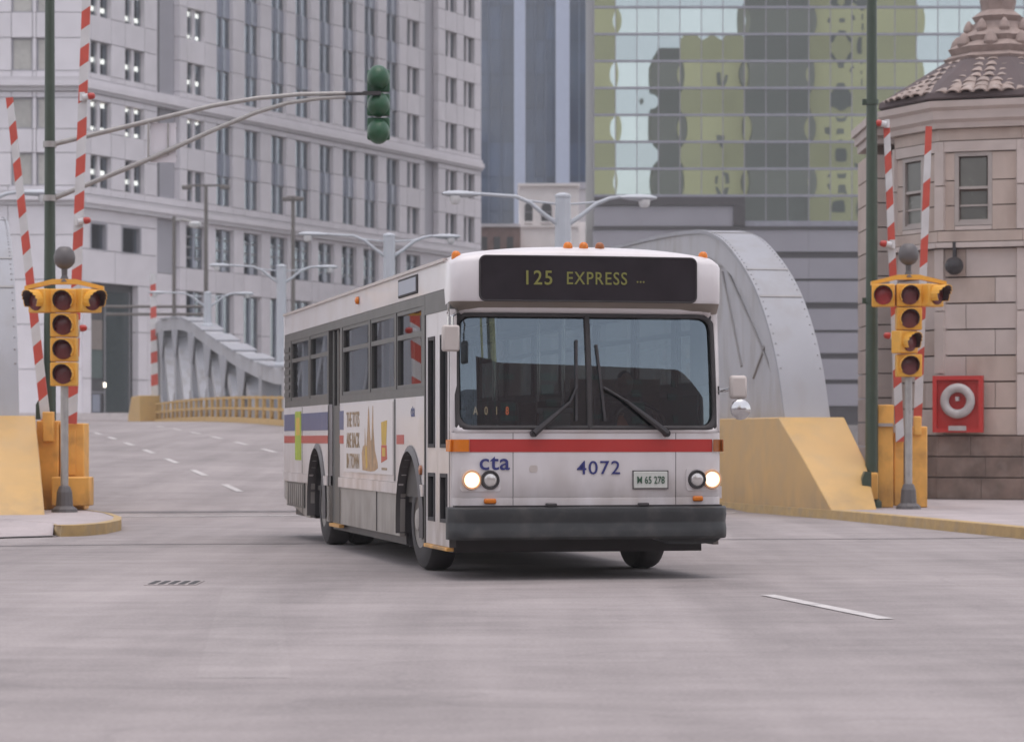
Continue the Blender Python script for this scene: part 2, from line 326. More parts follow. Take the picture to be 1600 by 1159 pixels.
M['tower_cream'] = mat('cream_tower_stone', (.92,.83,.42), .8, var=.05)
M['tower_dark'] = mat('dark_tower_cladding', (.27,.25,.20), .7)
M['tower_win'] = mat('far_tower_window', (.22,.21,.17), .5)
M['skin'] = mat('skin', (.30,.17,.11), .6)
M['jacket'] = mat('dark_jacket', (.03,.03,.035), .8)
M['dash'] = mat('dashboard', (.05,.05,.05), .6)

# ------------------------------------------------------------------ the setting: ground, bridge deck, river, far bank
BO = Vector((5.2, 44.4, 0)); BA = math.atan2(.2237, .9747)      # bridge frame: x = across (R), y = along (L)
RX = Vector((math.cos(BA), math.sin(BA), 0)); UY = Vector((-math.sin(BA), math.cos(BA), 0))
def bw(Rr, L, z=0): return BO + RX*Rr + UY*L + Vector((0,0,z))
def tb(p): d = Vector((p[0], p[1], 0)) - BO; return d.dot(RX), d.dot(UY)
def deck(L):
    t = max(0, min(100, L-4.5)); return 2.2*(1-(1-t/100)**2)
def trL(px, py, Rr):                     # measured point on a plane of constant R -> (L, z)
    q = (px-800)/F; c = math.cos(BA); s = math.sin(BA)
    L = (BO.x + c*Rr - q*(BO.y + s*Rr))/(s + c*q); Y = BO.y + s*Rr + c*L
    return L, 1.3-(py-686)/F*Y

def bridge_sheet(name, rects, m, z=0.0, n=1):
    mb = MB()
    for r0, r1, l0, l1 in rects:
        for k in range(n):
            a = l0+(l1-l0)*k/n; b = l0+(l1-l0)*(k+1)/n
            mb.face([bw(r0,a,deck(a)+z), bw(r1,a,deck(a)+z), bw(r1,b,deck(b)+z), bw(r0,b,deck(b)+z)])
    return struct(name, mb, m)
mb = MB()
for r0, r1, l0, l1 in ((-320,320,-380,4.5),):
    mb.face([bw(r0,l0), bw(r1,l0), bw(r1,l1), bw(r0,l1)]); mb.face([bw(r0,l1), bw(r1,l1), bw(r1,l1,-7), bw(r0,l1,-7)])
struct('near_ground', mb, M['road'])
bridge_sheet('bridge_deck', [(-12.75,.05,4.5,121)], M['road'], 0, 40)
far = MB(); far.face([bw(-320,121,2.2), bw(320,121,2.2), bw(320,420,2.2), bw(-320,420,2.2)]); far.face([bw(-320,121,2.2), bw(320,121,2.2), bw(320,121,-7), bw(-320,121,-7)])
struct('far_street', far, M['road'])
wt = MB(); wt.face([bw(-320,4.4,-5.5), bw(320,4.4,-5.5), bw(320,121.1,-5.5), bw(-320,121.1,-5.5)]); struct('river_water', wt, M['water'])
# far pavement with pale kerb in front of the granite block, and the terrace step behind it
fp = MB(); fp.box(-75,-19,168,171.5,2.1,2.36); struct('far_kerb', fp, mat('far_kerb_concrete', (.55,.52,.50), .8))
fp = MB(); fp.box(-75,-14,171.5,178,2.1,2.5); struct('far_pavement', fp, M['walk'])
fp = MB(); fp.box(-75,-10,178.02,260,2.0,3.02); struct('far_terrace', fp, mat('terrace_granite', (.50,.46,.45), .8))

# right-hand pavement, its yellow kerb, and the left-hand nose with its ramp
kl = [tb(un(1600+390,907,1.3*F/221)), (-.536,-8.9), (-.22,-4.2), (0,0), (0,8), (0,26)]
kl[0] = (-1.6,-27)
mb = MB(); top = [bw(r+.16,l,.15) for r,l in kl]
mb.face(top + [bw(60,26,.15), bw(60,-27,.15)]); struct('right_pavement', mb, M['walk'])
mb = MB()
for k in range(len(kl)-2):
    (r0,l0),(r1,l1) = kl[k], kl[k+1]
    mb.face([bw(r0,l0), bw(r1,l1), bw(r1+.015,l1,.145), bw(r0+.015,l0,.145)]); mb.face([bw(r0+.015,l0,.145), bw(r1+.015,l1,.145), bw(r1+.03,l1,.156), bw(r0+.03,l0,.156)])
    mb.face([bw(r0+.03,l0,.156), bw(r1+.03,l1,.156), bw(r1+.17,l1,.156), bw(r0+.17,l0,.156)])
struct('right_kerb', mb, M['kerb'])
nose = [(-6.02,36.5),(-5.75,36.75),(-5.58,37.6),(-5.58,39.0),(-5.80,40.6),(-6.25,42.6),(-6.9,44.6),(-7.6,46.6)]
inn = [(x-.13,y+.10) for x,y in nose]
mb = MB(); mb.face([(x,y,.15) for x,y in inn] + [(-9.5,58,.15),(-60,58,.15),(-60,40.2,.15),(-7.4,39.6,.15),(-6.3,37.6,.15)]); struct('left_pavement', mb, M['walk'])
mb = MB()
for k in range(len(nose)-1):
    a, b = nose[k], nose[k+1]; c, d = inn[k], inn[k+1]
    mb.face([(*a,0),(*b,0),(*b,.15),(*a,.15)]); mb.face([(*a,.15),(*b,.15),(*d,.156),(*c,.156)])
mb.face([(*nose[0],0),(*nose[0],.15),(*inn[0],.156),(-6.22,37.2,.15),(-6.25,37.2,0)])
struct('left_kerb', mb, M['kerb'])
mb = MB(); mb.face([(-60,40.2,.15),(-60,36.2,.012),(-7.1,35.6,.012),(-6.15,36.6,.012),(-6.3,37.6,.148),(-7.4,39.6,.149)]); struct('left_ramp', mb, M['walk'])
mb = MB(); mb.face([(-30,36.25,.016),(-30,36.05,.016),(-7.1,35.45,.016),(-7.1,35.62,.016)]); mb.face([(-7.1,35.62,.017),(-7.1,35.45,.017),(-6.02,36.4,.017),(-6.2,36.62,.017)])
struct('gutter_joint', mb, M['joint'])
mb = MB(); random.seed(3)
pts = [(bw(r,-8.3+.12*math.sin(r*.9)+.05*random.uniform(-1,1),.005)) for r in [x*1.5 for x in range(-22,2)]]
for a, b in zip(pts, pts[1:]): mb.face([a-UY*.06, b-UY*.05, b+UY*.05, a+UY*.06])
struct('transverse_joint', mb, M['joint'])
mb = MB(); mb.face([bw(-12.7,5.2,deck(5.2)+.006), bw(0,5.2,deck(5.2)+.006), bw(0,5.55,deck(5.55)+.006), bw(-12.7,5.55,deck(5.55)+.006)]); struct('expansion_joint', mb, M['joint'])
struct('road_patch', MB().face([(-2.55,24.2,.0012),(-2.08,24.2,.0012),(-1.20,14.9,.0012),(-1.72,14.9,.0012)]), M['patch'])
0 and struct('road_patch', MB().face([(-3.6,21.5,.0014),(-2.75,21.5,.0014),(-2.2,17.2,.0014),(-3.2,17.0,.0014)]), M['patch'])
struct('stop_line', MB().face([bw(-12.35,3.95,.006), bw(-.3,3.95,.006), bw(-.3,4.3,.006), bw(-12.35,4.3,.006)]), M['line'])
def dash(r, l, n=2.5, w=.15, rz=0):
    mb = MB(); mb.face([bw(r-w/2,l,deck(l)+.007), bw(r+w/2,l,deck(l)+.007), bw(r+w/2,l+n,deck(l+n)+.007), bw(r-w/2,l+n,deck(l+n)+.007)])
    struct('lane_dash', mb, M['line'])
for k in range(9):
    dash(-8.25, 11.0+5.9*k); dash(-5.0, 11.5+5.9*k)
mb = MB(); a = Vector((2.13,22.8,.006)); b = Vector((2.70,19.75,.006)); mb.face([a-RX*.065, a+RX*.065, b+RX*.065, b-RX*.065]); struct('lane_dash', mb, M['line'])
dash(-7.9, -9.0, 1.9)

gr = thing('drain_grate', 'small iron drain grate with five dark slots set in the road', 'drain', (-3.05,24.7,0))
obj('frame', MB().box(-.23,.23,-.36,.36,-.05,.006), M['patch'], gr)
for k in range(5): obj('slot', MB().box(-.205+k*.09,-.155+k*.09,-.27,.27,.004,.010), M['iron'], gr)

# ------------------------------------------------------------------ bridge trusses
NEAR = [(2.95,1.2),(3.2,1.7),(3.6,2.6),(4.2,3.4),(5.0,4.1),(6.1,4.7),(7.3,5.12),(9,5.32),(13.4,5.4),(20,5.3),(30,4.85),(40,4.4),(50,4.18),(59.5,4.12)]
FARP = [(61,4.12),(66.5,4.12),(76,4.85),(86.8,6.0),(97.8,7.3),(104,7.75),(110,7.95),(115,8.05),(116.8,7.8),(117.8,7.0),(118.5,5.4),(119.2,3.4)]
def smooth_path(p, n=5):
    out = []
    for i in range(len(p)-1):
        p0 = p[max(i-1,0)]; p1 = p[i]; p2 = p[i+1]; p3 = p[min(i+2,len(p)-1)]
        for k in range(n):
            t = k/n
            out.append(tuple(.5*((2*p1[j])+(-p0[j]+p2[j])*t+(2*p0[j]-5*p1[j]+4*p2[j]-p3[j])*t*t+(-p0[j]+3*p1[j]-3*p2[j]+p3[j])*t**3) for j in range(2)))
    return out + [p[-1]]
def offset(p, d):
    out = []
    for i, a in enumerate(p):
        b = p[min(i+1,len(p)-1)]; c = p[max(i-1,0)]; t = Vector((b[0]-c[0], b[1]-c[1])).normalized(); out.append((a[0]+t.y*d, a[1]-t.x*d))
    return out
def zat(path, L):
    for a, b in zip(path, path[1:]):
        if min(a[0],b[0]) <= L <= max(a[0],b[0]) and a[0] != b[0]: return a[1]+(b[1]-a[1])*(L-a[0])/(b[0]-a[0])
    return path[-1][1]
def chord(path, d0, d1, r0, r1, x):
    up = offset(path, d0); lo = offset(path, d1); mb = MB(); n = len(path)
    for i in range(n-1):
        q = [(x(r0),*up[i]),(x(r1),*up[i]),(x(r1),*lo[i]),(x(r0),*lo[i])]; w = [(x(r0),*up[i+1]),(x(r1),*up[i+1]),(x(r1),*lo[i+1]),(x(r0),*lo[i+1])]
        for j in range(4): mb.face([q[j], q[(j+1)%4], w[(j+1)%4], w[j]])
        if i == 0: mb.face(q)
        if i == n-2: mb.face(w)
    return mb
def near_truss(label, mir):
    x = (lambda r: -12.6-r) if mir else (lambda r: r)
    t = thing('bascule_truss', label, 'bridge truss', BO, BA, 'bridge trusses')
    P = smooth_path(NEAR)
    obj('top_plate', chord(P, -.035, .03, .26, 1.09, x), M['steel_light'], t, smooth=True)
    obj('top_chord', chord(P, .031, .45, .30, 1.05, x), M['steel'], t, smooth=True)
    inner = [p for p in offset(P, .451) if 3.2 < p[0] < 16]
    poly = [(x(.40),*p) for p in inner] + [(x(.40),16,1.0),(x(.40),inner[0][0],1.0)]
    obj('web_plate', MB().prism(poly, (.55*(-1 if mir else 1),0,0)), M['steel'], t)
    # stiffener ribs and splice lines on the web plate, measured on the right truss
    ribs = [((1128,425),(1158,572)),((1137,425),(1180,520)),((1180,520),(1205,580)),((1205,580),(1230,648)),((1122,416),(1168,416)),((1176,590),(1199,527)),((1085,400),(1085,640)),((1040,395),(1040,640)),((1000,395),(1085,600))]
    for a, b in ribs:
        la, za = trL(*a, .38); lb, zb = trL(*b, .38)
        obj('stiffener', MB().bar((x(.385),la,za),(x(.385),lb,zb),.03,.045), M['rib'], t)
    for Ls in (4.6, 5.5, 7.6):
        i = min(range(len(P)), key=lambda k: abs(P[k][0]-Ls)); a = P[i]; u = offset(P, -.04)[i]
        tt = Vector((0, P[i+1][0]-P[i-1][0], P[i+1][1]-P[i-1][1])).normalized()
        obj('splice_seam', MB().bar((x(.28),*u),(x(1.07),*u),.05,.02,side=tt), M['rib'], t)
    rv = MB()
    for i in range(2, 60, 1):
        s = i*.14; k = 3.25+s
        if k > 12: break
        for rr in (.31,1.04):
            zz = zat(offset(P,-.035), k) if k > 3.5 else None
            if zz: rv.cyl((x(rr),k,zz-.01),(x(rr),k,zz+.015),.016,n=6)
    o = obj('rivets', rv, M['steel'], t); o['kind'] = 'stuff'
    Pb = [(L, deck(L)+.25) for L in (16,24,32,40,50,59.5)]
    obj('bottom_chord', chord(Pb, -.25, .25, .30, 1.05, x), M['steel'], t)
    for i, L in enumerate((17,23.5,30,36.5,43,49.5,56)):
        zt = zat(P, L)-.4; zb = deck(L)+.3
        obj('post', MB().bar((x(.68),L,zb),(x(.68),L,zt),.6,.45), M['steel'], t)
        if i < 6: obj('diagonal', MB().bar((x(.68),L+.2,zt),(x(.68),L+6.3,deck(L+6.3)+.4),.4,.3), M['steel'], t)
    return t
near_truss('pale grey riveted bascule truss with curved end rising behind the bus', False)
near_truss('grey riveted bascule truss end at the left edge beside the gates', True)
def far_truss():
    t = thing('bascule_truss', 'far grey open truss with yellow railing left of the bus', 'bridge truss', BO, BA, 'bridge trusses')
    P = smooth_path(FARP); x = lambda r: r
    obj('top_chord', chord(P, 0, .62, .25, 1.10, x), M['steel'], t, smooth=True)
    for L in (63.5,69.5,75.5,81.5,87.5,93.5,99.5,105.5,111):
        i = min(range(len(P)), key=lambda k: abs(P[k][0]-L)); sub = [(a, zat(P, a)) for a in (L-1.9,L-.6,L+.6,L+1.9)]
        obj('batten_plate', chord(sub, -.09, -.01, .12, 1.25, x), M['steel_light'], t)
    obj('bottom_chord', chord([(L, deck(L)+.2) for L in (61,70,80,90,100,110,119)], -.35, .3, .25, 1.1, x), M['steel'], t)
    LL = (64.5,71.2,77.5,84,90.4,97.4,105.5,113)
    for i, L in enumerate(LL):
        zt = zat(P, L)-.5; zb = deck(L)+.3
        obj('post', MB().bar((.62,L,zb),(.62,L,zt),.75,.85), M['steel_light' if i % 2 else 'steel'], t)
        if zt-zb > 2.0:
            nx = LL[i+1] if i < 7 else 118
            obj('diagonal', MB().bar((.62,L-.2,zt-.6),(.62,(L+LL[i-1])/2-.3,zb),.55,.5), M['steel'], t)
            obj('gusset', MB().prism([(.22,L-1.5,zat(P,L-1.5)-.6),(.22,L+1.6,zat(P,L+1.6)-.6),(.22,L+.5,zt-1.6),(.22,L-.5,zt-1.6)], (.06,0,0)), M['steel_light'], t)
            obj('gusset', MB().prism([(.21,L-1.4,zb),(.21,L+1.4,zb),(.21,L+.5,zb+1.3),(.21,L-.5,zb+1.3)], (.06,0,0)), M['steel_light'], t)
    obj('end_post', MB().bar((.62,118.9,deck(119)+.2),(.62,117.4,7.0),.8,.8), M['steel_light'], t)
    return t
far_truss()

def railing(label, l0, l1, r0=-.02, step=2.0):
    t = thing('bridge_railing', label, 'railing', BO, BA)
    n = 14
    for h in (.12,.62,1.08):
        mb = MB()
        for k in range(n):
            a = l0+(l1-l0)*k/n; b = l0+(l1-l0)*(k+1)/n
            mb.bar((r0,a,deck(a)+h),(r0,b,deck(b)+h),.16 if h < .2 else .09,.24 if h < .2 else .10)
        obj('rail', mb, M['rail_yellow'], t)
    L = l0+.3
    post = MB().box(-.07,.07,-.09,.09,0,1.15).mesh('post', M['rail_yellow'])
    br = MB().bar((0,-.55,.66),(0,0,.2),.05,.07).bar((0,.55,.66),(0,0,.2),.05,.07).mesh('brace', M['rail_yellow'])
    while L < l1:
        o = link(bpy.data.objects.new('post', post), t); o.location = (r0,L,deck(L)); o = link(bpy.data.objects.new('brace', br), t); o.location = (r0,L,deck(L)); L += step
railing('yellow barrier railing along the far truss beside the roadway', 61, 117.5, step=2.25)
railing('yellow barrier railing along the near truss mostly behind the bus', 9, 59.5)

def pylon(label, mir, l0=0.0, flip=1):
    x = (lambda r: -12.6-r) if mir else ((lambda r: r) if flip > 0 else (lambda r: r-.95))
    t = thing('truss_pylon', label, 'pylon', BO, BA, 'yellow pylons at the truss ends')
    z0 = deck(l0+4) if flip < 0 else .1
    Lf = lambda d: l0 + flip*d
    sec = [[(.02,0,.0),(.78,0,.0)],[(.02,1.45,.85),(1.10,1.45,.85)],[(.02,2.8,1.58),(1.22,2.8,1.58)],[(.02,8,1.58),(1.22,8,1.58)]]
    mb = MB(); bot = [[(.02,0,-.1),(.78,0,-.1)],[(.02,1.45,-.1),(1.10,1.45,-.1)],[(.02,2.8,-.1),(1.22,2.8,-.1)],[(.02,8,-.1),(1.22,8,-.1)]]
    p = lambda q: (x(q[0]), Lf(q[1]), q[2]+z0)
    for i in range(3):
        mb.face([p(sec[i][0]),p(sec[i][1]),p(sec[i+1][1]),p(sec[i+1][0])])
        for s in (0,1): mb.face([p(bot[i][s]),p(bot[i+1][s]),p(sec[i+1][s]),p(sec[i][s])])
    mb.face([p(bot[0][0]),p(bot[0][1]),p(sec[0][1]),p(sec[0][0])]); mb.face([p(bot[3][0]),p(bot[3][1]),p(sec[3][1]),p(sec[3][0])])
    obj('body', mb, M['yellow'] if flip > 0 else M['rail_yellow'], t, bevel=.02)
pylon('big yellow wedge shaped pylon under the grey truss right of the bus', False)
pylon('yellow pylon at the left edge beside the gate boxes', True)
pylon('far small yellow pylon at the end of the open truss', False, 121.5, -1)

def truss_lamp(L, mir, label, H=6.35):
    r = -13.3 if mir else .68
    t = thing('twin_arm_lamp', label, 'street lamp', bw(r,L,0), BA, 'twin arm lamps on the bridge')
    z = deck(L); zt = z+H; zb = zat(smooth_path(NEAR if L < 60 else FARP), L)
    obj('pole', MB().lathe([(.0,zb-.1),(.30,zb-.1),(.30,zb+.12),(.21,zb+.2),(.185,zt),(.20,zt+.02),(.20,zt+.07),(.13,zt+.11),(0,zt+.14)], (0,0,0), (0,0,1), 8), M['lamp_post'], t)
    for s in (-1,1):
        E = .42 if s < 0 else -.20
        c = [(s*.12,0,zt-.62),(s*.45,0,zt-.40),(s*.8,0,zt-.12),(s*1.15,0,zt+.02),(s*(1.6+E),0,zt+.06),(s*(1.95+E),0,zt+.05)]
        a = obj('arm', MB().tube(c, [.06,.055,.05,.045,.04,.04]), M['lamp_post'], t, smooth=True)
        obj('tie_rod', MB().cyl((s*.12,0,zt-.14),(s*.9,0,zt-.07),.025,n=8), M['lamp_post'], a)
        hd = MB(); prof = [(1.6,.05),(1.78,.11),(2.1,.14),(2.35,.12),(2.5,.05)]
        for i in range(len(prof)-1):
            pass
        def hf(u, v):
            k = u*4; i = min(int(k),3); f = k-i; xx = prof[i][0]+(prof[i+1][0]-prof[i][0])*f; rr = prof[i][1]+(prof[i+1][1]-prof[i][1])*f
            an = v*2*math.pi; return (s*(xx+E), math.cos(an)*rr*1.1, zt+.05+math.sin(an)*rr*.62)
        hd.grid(hf, 8, 12); h = obj('lamp_head', hd, M['lamp_post'], t, smooth=True)
        obj('refractor', MB().lathe([(0,-.20),(.09,-.18),(.135,-.10),(.14,0)], (s*(2.2+E),0,zt+.0), (0,0,1), 12), M['lamp_glass'], h, smooth=True)
truss_lamp(20.8, False, 'nearest pale twin arm lamp rising above the bus roof')
truss_lamp(43.7, False, 'pale twin arm lamp above the rear of the bus roof')
truss_lamp(68, False, 'pale twin arm lamp just left of the bus on the truss')
truss_lamp(94, False, 'farthest pale twin arm lamp on the high end of the far truss')
truss_lamp(24, True, 'pale lamp arm reaching in from the left edge behind the gates')

# ------------------------------------------------------------------ left granite office block
GB = thing('granite_office_block', 'pale grey granite office block filling the left background', 'building', (-28.8,183.3,0), 0)
WD = Vector((.43,.9028,0)); WA = math.atan2(WD.y, WD.x); WN = Vector((WD.y,-WD.x,0))      # right face direction and outward normal
def tx(px): q = (px-800)/F; return (q*183.3+28.8)/(WD.x-WD.y*q)
def gp(t, z, out): return WD*t + WN*out + Vector((0,0,z))     # local to GB
ZT = 46
T_END = tx(752)
c = MB(); c.prism([gp(0,0,-.75),gp(T_END-.05,0,-.75),gp(T_END-.05,0,-30),gp(0,0,-30)], (0,0,ZT)); obj('core_wall', c, M['room'], GB)
def gpanel(name, t0, t1, z0, z1, m, o0=-.5, o1=0.0, g=.045):
    if t1-t0 < .12 or z1-z0 < .12: return
    return slab(name, gp((t0+t1)/2,(z0+z1)/2,(o0+o1)/2), (t1-t0-g, abs(o1-o0), z1-z0-g), m, GB, WA)
WIN = [(142,174,'p'),(196,226,'p'),(293,320,'p'),(339,364,'r'),(383,407,'r'),(424.5,448,'r'),(462.5,486,'r'),(499.5,521,'r'),(536,556.5,'r'),(570,590.5,'r'),(604.5,624,'r'),(636.5,655.5,'p'),(696.5,714,'p'),(725,741.5,'p')]
WT = [(tx(a),tx(b),k) for a,b,k in WIN]
REC = [(tx(246),tx(281)),(tx(664),tx(685))]
ROWS = [(18.3,20.5),(22.1,24.2),(26.0,28.2),(29.9,32.1),(33.8,36.0),(37.7,39.9),(41.6,43.8)]
def window(t0, t1, z0, z1, kind, lights=0, dark=True):
    fw = .10
    mb = MB(); W = t1-t0; H = z1-z0; D = .06
    mb.box(-W/2,-W/2+fw,0,D,0,H); mb.box(W/2-fw,W/2,0,D,0,H); mb.box(-W/2+fw,W/2-fw,0,D,0,fw); mb.box(-W/2+fw,W/2-fw,0,D,H-fw,H)
    f = obj('window', mb, M['wframe'], GB); f.location = gp((t0+t1)/2, z0, -.34); f.rotation_euler = (0,0,WA)
    cw = .34 if kind == 'p' else .20
    pm = M['granite'] if kind == 'p' else M['mull_blue']
    slab('mullion', (0,.0,H/2), (cw,.30,H-.02), pm, f)
    pw = (W-2*fw-cw)/2
    for s in (-1,1):
        slab('pane', (s*(cw/2+pw/2),.03,H/2), (pw-.02,.02,H-2*fw-.02), M['dark_glass'] if dark else M['blind'], f)
        if dark and not lights and random.random() < .3:
            bh = random.choice((.25,.4,.55)); slab('blind', (s*(cw/2+pw/2),.10,H*(1-bh/2)-fw), (pw-.04,.02,H*bh-fw), M['blind'], f)
        if lights:
            for lz in lights:
                slab('office_lamp', (s*(cw/2+pw/2),.14,lz*H), (pw*.85,.05,.32), M['tube_lamp'], f)
    return f
def in_rec(t0, t1): return any(t0 < b and t1 > a for a,b in REC)
bounds = [0.0]
LIT = {(0,0):(.5,),(1,0):(.35,),(0,1):(.9,.1),(1,1):(.93,.1),(0,2):(.45,),(1,2):(.45,),(0,3):(.25,),(1,3):(.2,.95),(2,3):(.85,.1),(2,2):(.4,),(2,1):(.95,)}
zlev = []
for r,(z0,z1) in enumerate(ROWS):
    for i,(t0,t1,k) in enumerate(WT):
        window(t0,t1,z0,z1,k,LIT.get((i,r),0))
    zn = ROWS[r+1][0] if r < len(ROWS)-1 else ZT
    lo = z1
    if r == 1: spans = [(z1,24.62),(25.62,zn)]
    else: spans = [(z1,zn)]
    # piers between windows and spandrels above them
    edges = [(-1,.0)] + [(t0,t1) for t0,t1,k in WT] + [(T_END,T_END+1)]
    for i in range(len(edges)-1):
        a = edges[i][1]; b = edges[i+1][0]
        segs = [(a,b)]
        for ra,rb in REC:
            if a < ra and rb < b: segs = [(a,ra),(rb,b)]
        for a2,b2 in segs:
            gpanel('pier_panel', a2,b2,z0,z1,M['granite'])
            for s0,s1 in spans: gpanel('spandrel_panel', a2,b2,s0,s1,M['granite'])
    for t0,t1,k in WT:
        for j,(s0,s1) in enumerate(spans):
            if k == 'r' and not (r == 1) :
                f = gpanel('ribbon_panel', t0,t1,s0,s1,M['blue_glass'],-.5,-.28,.03)
                gpanel('mullion', (t0+t1)/2-.13,(t0+t1)/2+.13,s0,s1,M['mull_blue'],-.279,-.04,0)
            else: gpanel('spandrel_panel', t0,t1,s0,s1,M['granite'])
for a,b in REC:
    for z0,z1 in ((17.6,24.6),(25.65,ZT)):
        m = (a+b)/2
        gpanel('recess_panel', a+.02,a+(b-a)*.34,z0,z1,M['wframe'],-.95,-.60,0)
        gpanel('recess_panel', a+(b-a)*.36,b,z0,z1,M['granite_dark'],-.95,-.50,0)  # darker granite puts the shade of the recess into its colour
def gband(name, z0, z1, out, m, back=-.5):
    mb = MB(); mb.prism([gp(-out*.2,z0,back),gp(T_END+out*.3,z0,back),gp(T_END+out*.3,z0,out),gp(-out*.2,z0,out)], (0,0,z1-z0)); return obj(name, mb, m, GB)
def cornice(z):
    gband('cornice', z, z+.22, .14, M['cornice']); gband('cornice', z+.222, z+.62, .28, M['granite']); gband('cornice', z+.622, z+.94, .12, M['granite'])
cornice(24.64)
gband('cornice', 16.85, 17.15, .25, M['cornice']); gband('cornice', 17.152, 17.5, .34, M['granite']); gband('cornice', 17.502, 17.75, .2, M['cornice'])
for i in range(len(WT)+1):
    a = 0 if i == 0 else WT[i-1][1]; b = T_END if i == len(WT) else WT[i][0]
    gpanel('pier_panel', a,b,17.8,18.3,M['granite'])
for t0,t1,k in WT: gpanel('spandrel_panel', t0,t1,17.8,18.3,M['granite'])
# storeys under the lower cornice: ornamented windows, tall shop windows, the dark portal
for i,(t0,t1,k) in enumerate(WT):
    if i < 2: continue
    f = window(t0-.15,t1+.15,13.5,16.55,'r')
    for zz in (.8,1.55,2.3): slab('glazing_bar', (0,-.03,zz), (t1-t0+.1,.05,.12), M['wframe'], f)
    slab('medallion', (0,-.19,.35), (.55,.07,.55), M['mull_blue'], f); slab('medallion', (0,-.19,2.75), (.5,.07,.45), M['mull_blue'], f)
    f = window(t0-.1,t1+.1,4.2,11.9,'r')
    gpanel('spandrel_panel', t0-.15,t1+.15,11.9,13.5,M['granite']); gpanel('sill_panel', t0-.15,t1+.15,3.0,4.2,M['granite']); gpanel('spandrel_panel', t0-.15,t1+.15,16.55,16.85,M['granite'])
for i in range(2,len(WT)+1):
    a = (REC[0][1] if i == 2 else WT[i-1][1]+.15); b = T_END if i == len(WT) else WT[i][0]-.15
    for z0,z1 in ((3.0,6.0),(6.0,9.0),(9.0,11.9),(11.9,13.5),(13.5,16.85)): gpanel('pier_panel', a,b,z0,z1,M['granite'])
a0,b0 = REC[0]
for z0,z1 in ((3.0,9),(9.0,13.0),(13.0,16.84)): gpanel('recess_panel', a0,b0,z0,z1,M['granite_dark'] if z1 > 13 else M['granite'],-.9,-.3)  # upper panel carries the recess shade in its colour
p0,p1 = tx(143),tx(216)
for z0,z1 in ((3.0,5.4),(5.4,8.7),(8.7,11.9)):
    gpanel('pier_panel', 0,p0,z0,z1,M['granite']); gpanel('pier_panel', p1,tx(232),z0,z1,M['granite']); gpanel('pier_panel', tx(232),a0,z0,z1,M['granite'])
for z0,z1 in ((11.9,14.1),):
    for u,v in ((0,tx(180)),(tx(180),a0)): gpanel('spandrel_panel', u,v,z0,z1,M['granite'])
w1 = (tx(143),tx(166)); w2 = (tx(192),tx(219))
for u,v in (w1,w2):
    mb = MB(); W = v-u; mb.box(-W/2-.15,W/2+.15,-.1,.25,-.15,0); mb.box(-W/2-.15,W/2+.15,-.1,.25,1.7,1.85); mb.box(-W/2-.15,-W/2,-.1,.25,.0,1.7); mb.box(W/2,W/2+.15,-.1,.25,.0,1.7)
    f = obj('window', mb, M['granite_dark'], GB); f.location = gp((u+v)/2,14.15,-.1); f.rotation_euler = (0,0,WA)
    slab('pane', (0,.2,.85), (W-.02,.03,1.68), M['dark_glass'], f)
for u,v in ((0,w1[0]-.16),(w1[1]+.16,w2[0]-.16),(w2[1]+.16,a0)): gpanel('pier_panel', u,v,14.1,16.0,M['granite'])
gpanel('spandrel_panel', 0,a0,16.0,16.84,M['granite'])
# dark entrance portal
f = obj('portal', MB().box(-(p1-p0)/2,(p1-p0)/2,0,.2,0,8.9), M['room'], GB); f.location = gp((p0+p1)/2,3.0,-.70); f.rotation_euler = (0,0,WA)
PW = p1-p0
slab('portal_glazing', (-PW*.28,-.06,5.4), (PW*.34,.05,2.0), M['entry_pale'], f); slab('portal_glazing', (-PW*.28,-.06,3.4), (PW*.34,.05,1.9), M['entry_teal'], f)
slab('portal_glazing', (PW*.2,-.06,4.3), (PW*.5,.05,8.2), M['portal_dark'], f)
slab('portal_mullion', (-PW*.07,-.1,4.3), (.16,.08,8.4), M['wframe'], f); slab('portal_mullion', (PW*.47,-.1,4.3), (.16,.08,8.4), M['wframe'], f)
slab('lobby_lamp', (-PW*.08,-.16,2.0), (.22,.05,.3), M['tube_lamp'], f)
slab('notice_board', (-PW*.25,-.1,.75), (.9,.05,1.2), M['blue_glass'], f)
slab('transom_bar', (-PW*.25,-.1,1.5), (2.0,.06,.12), M['wframe'], f)
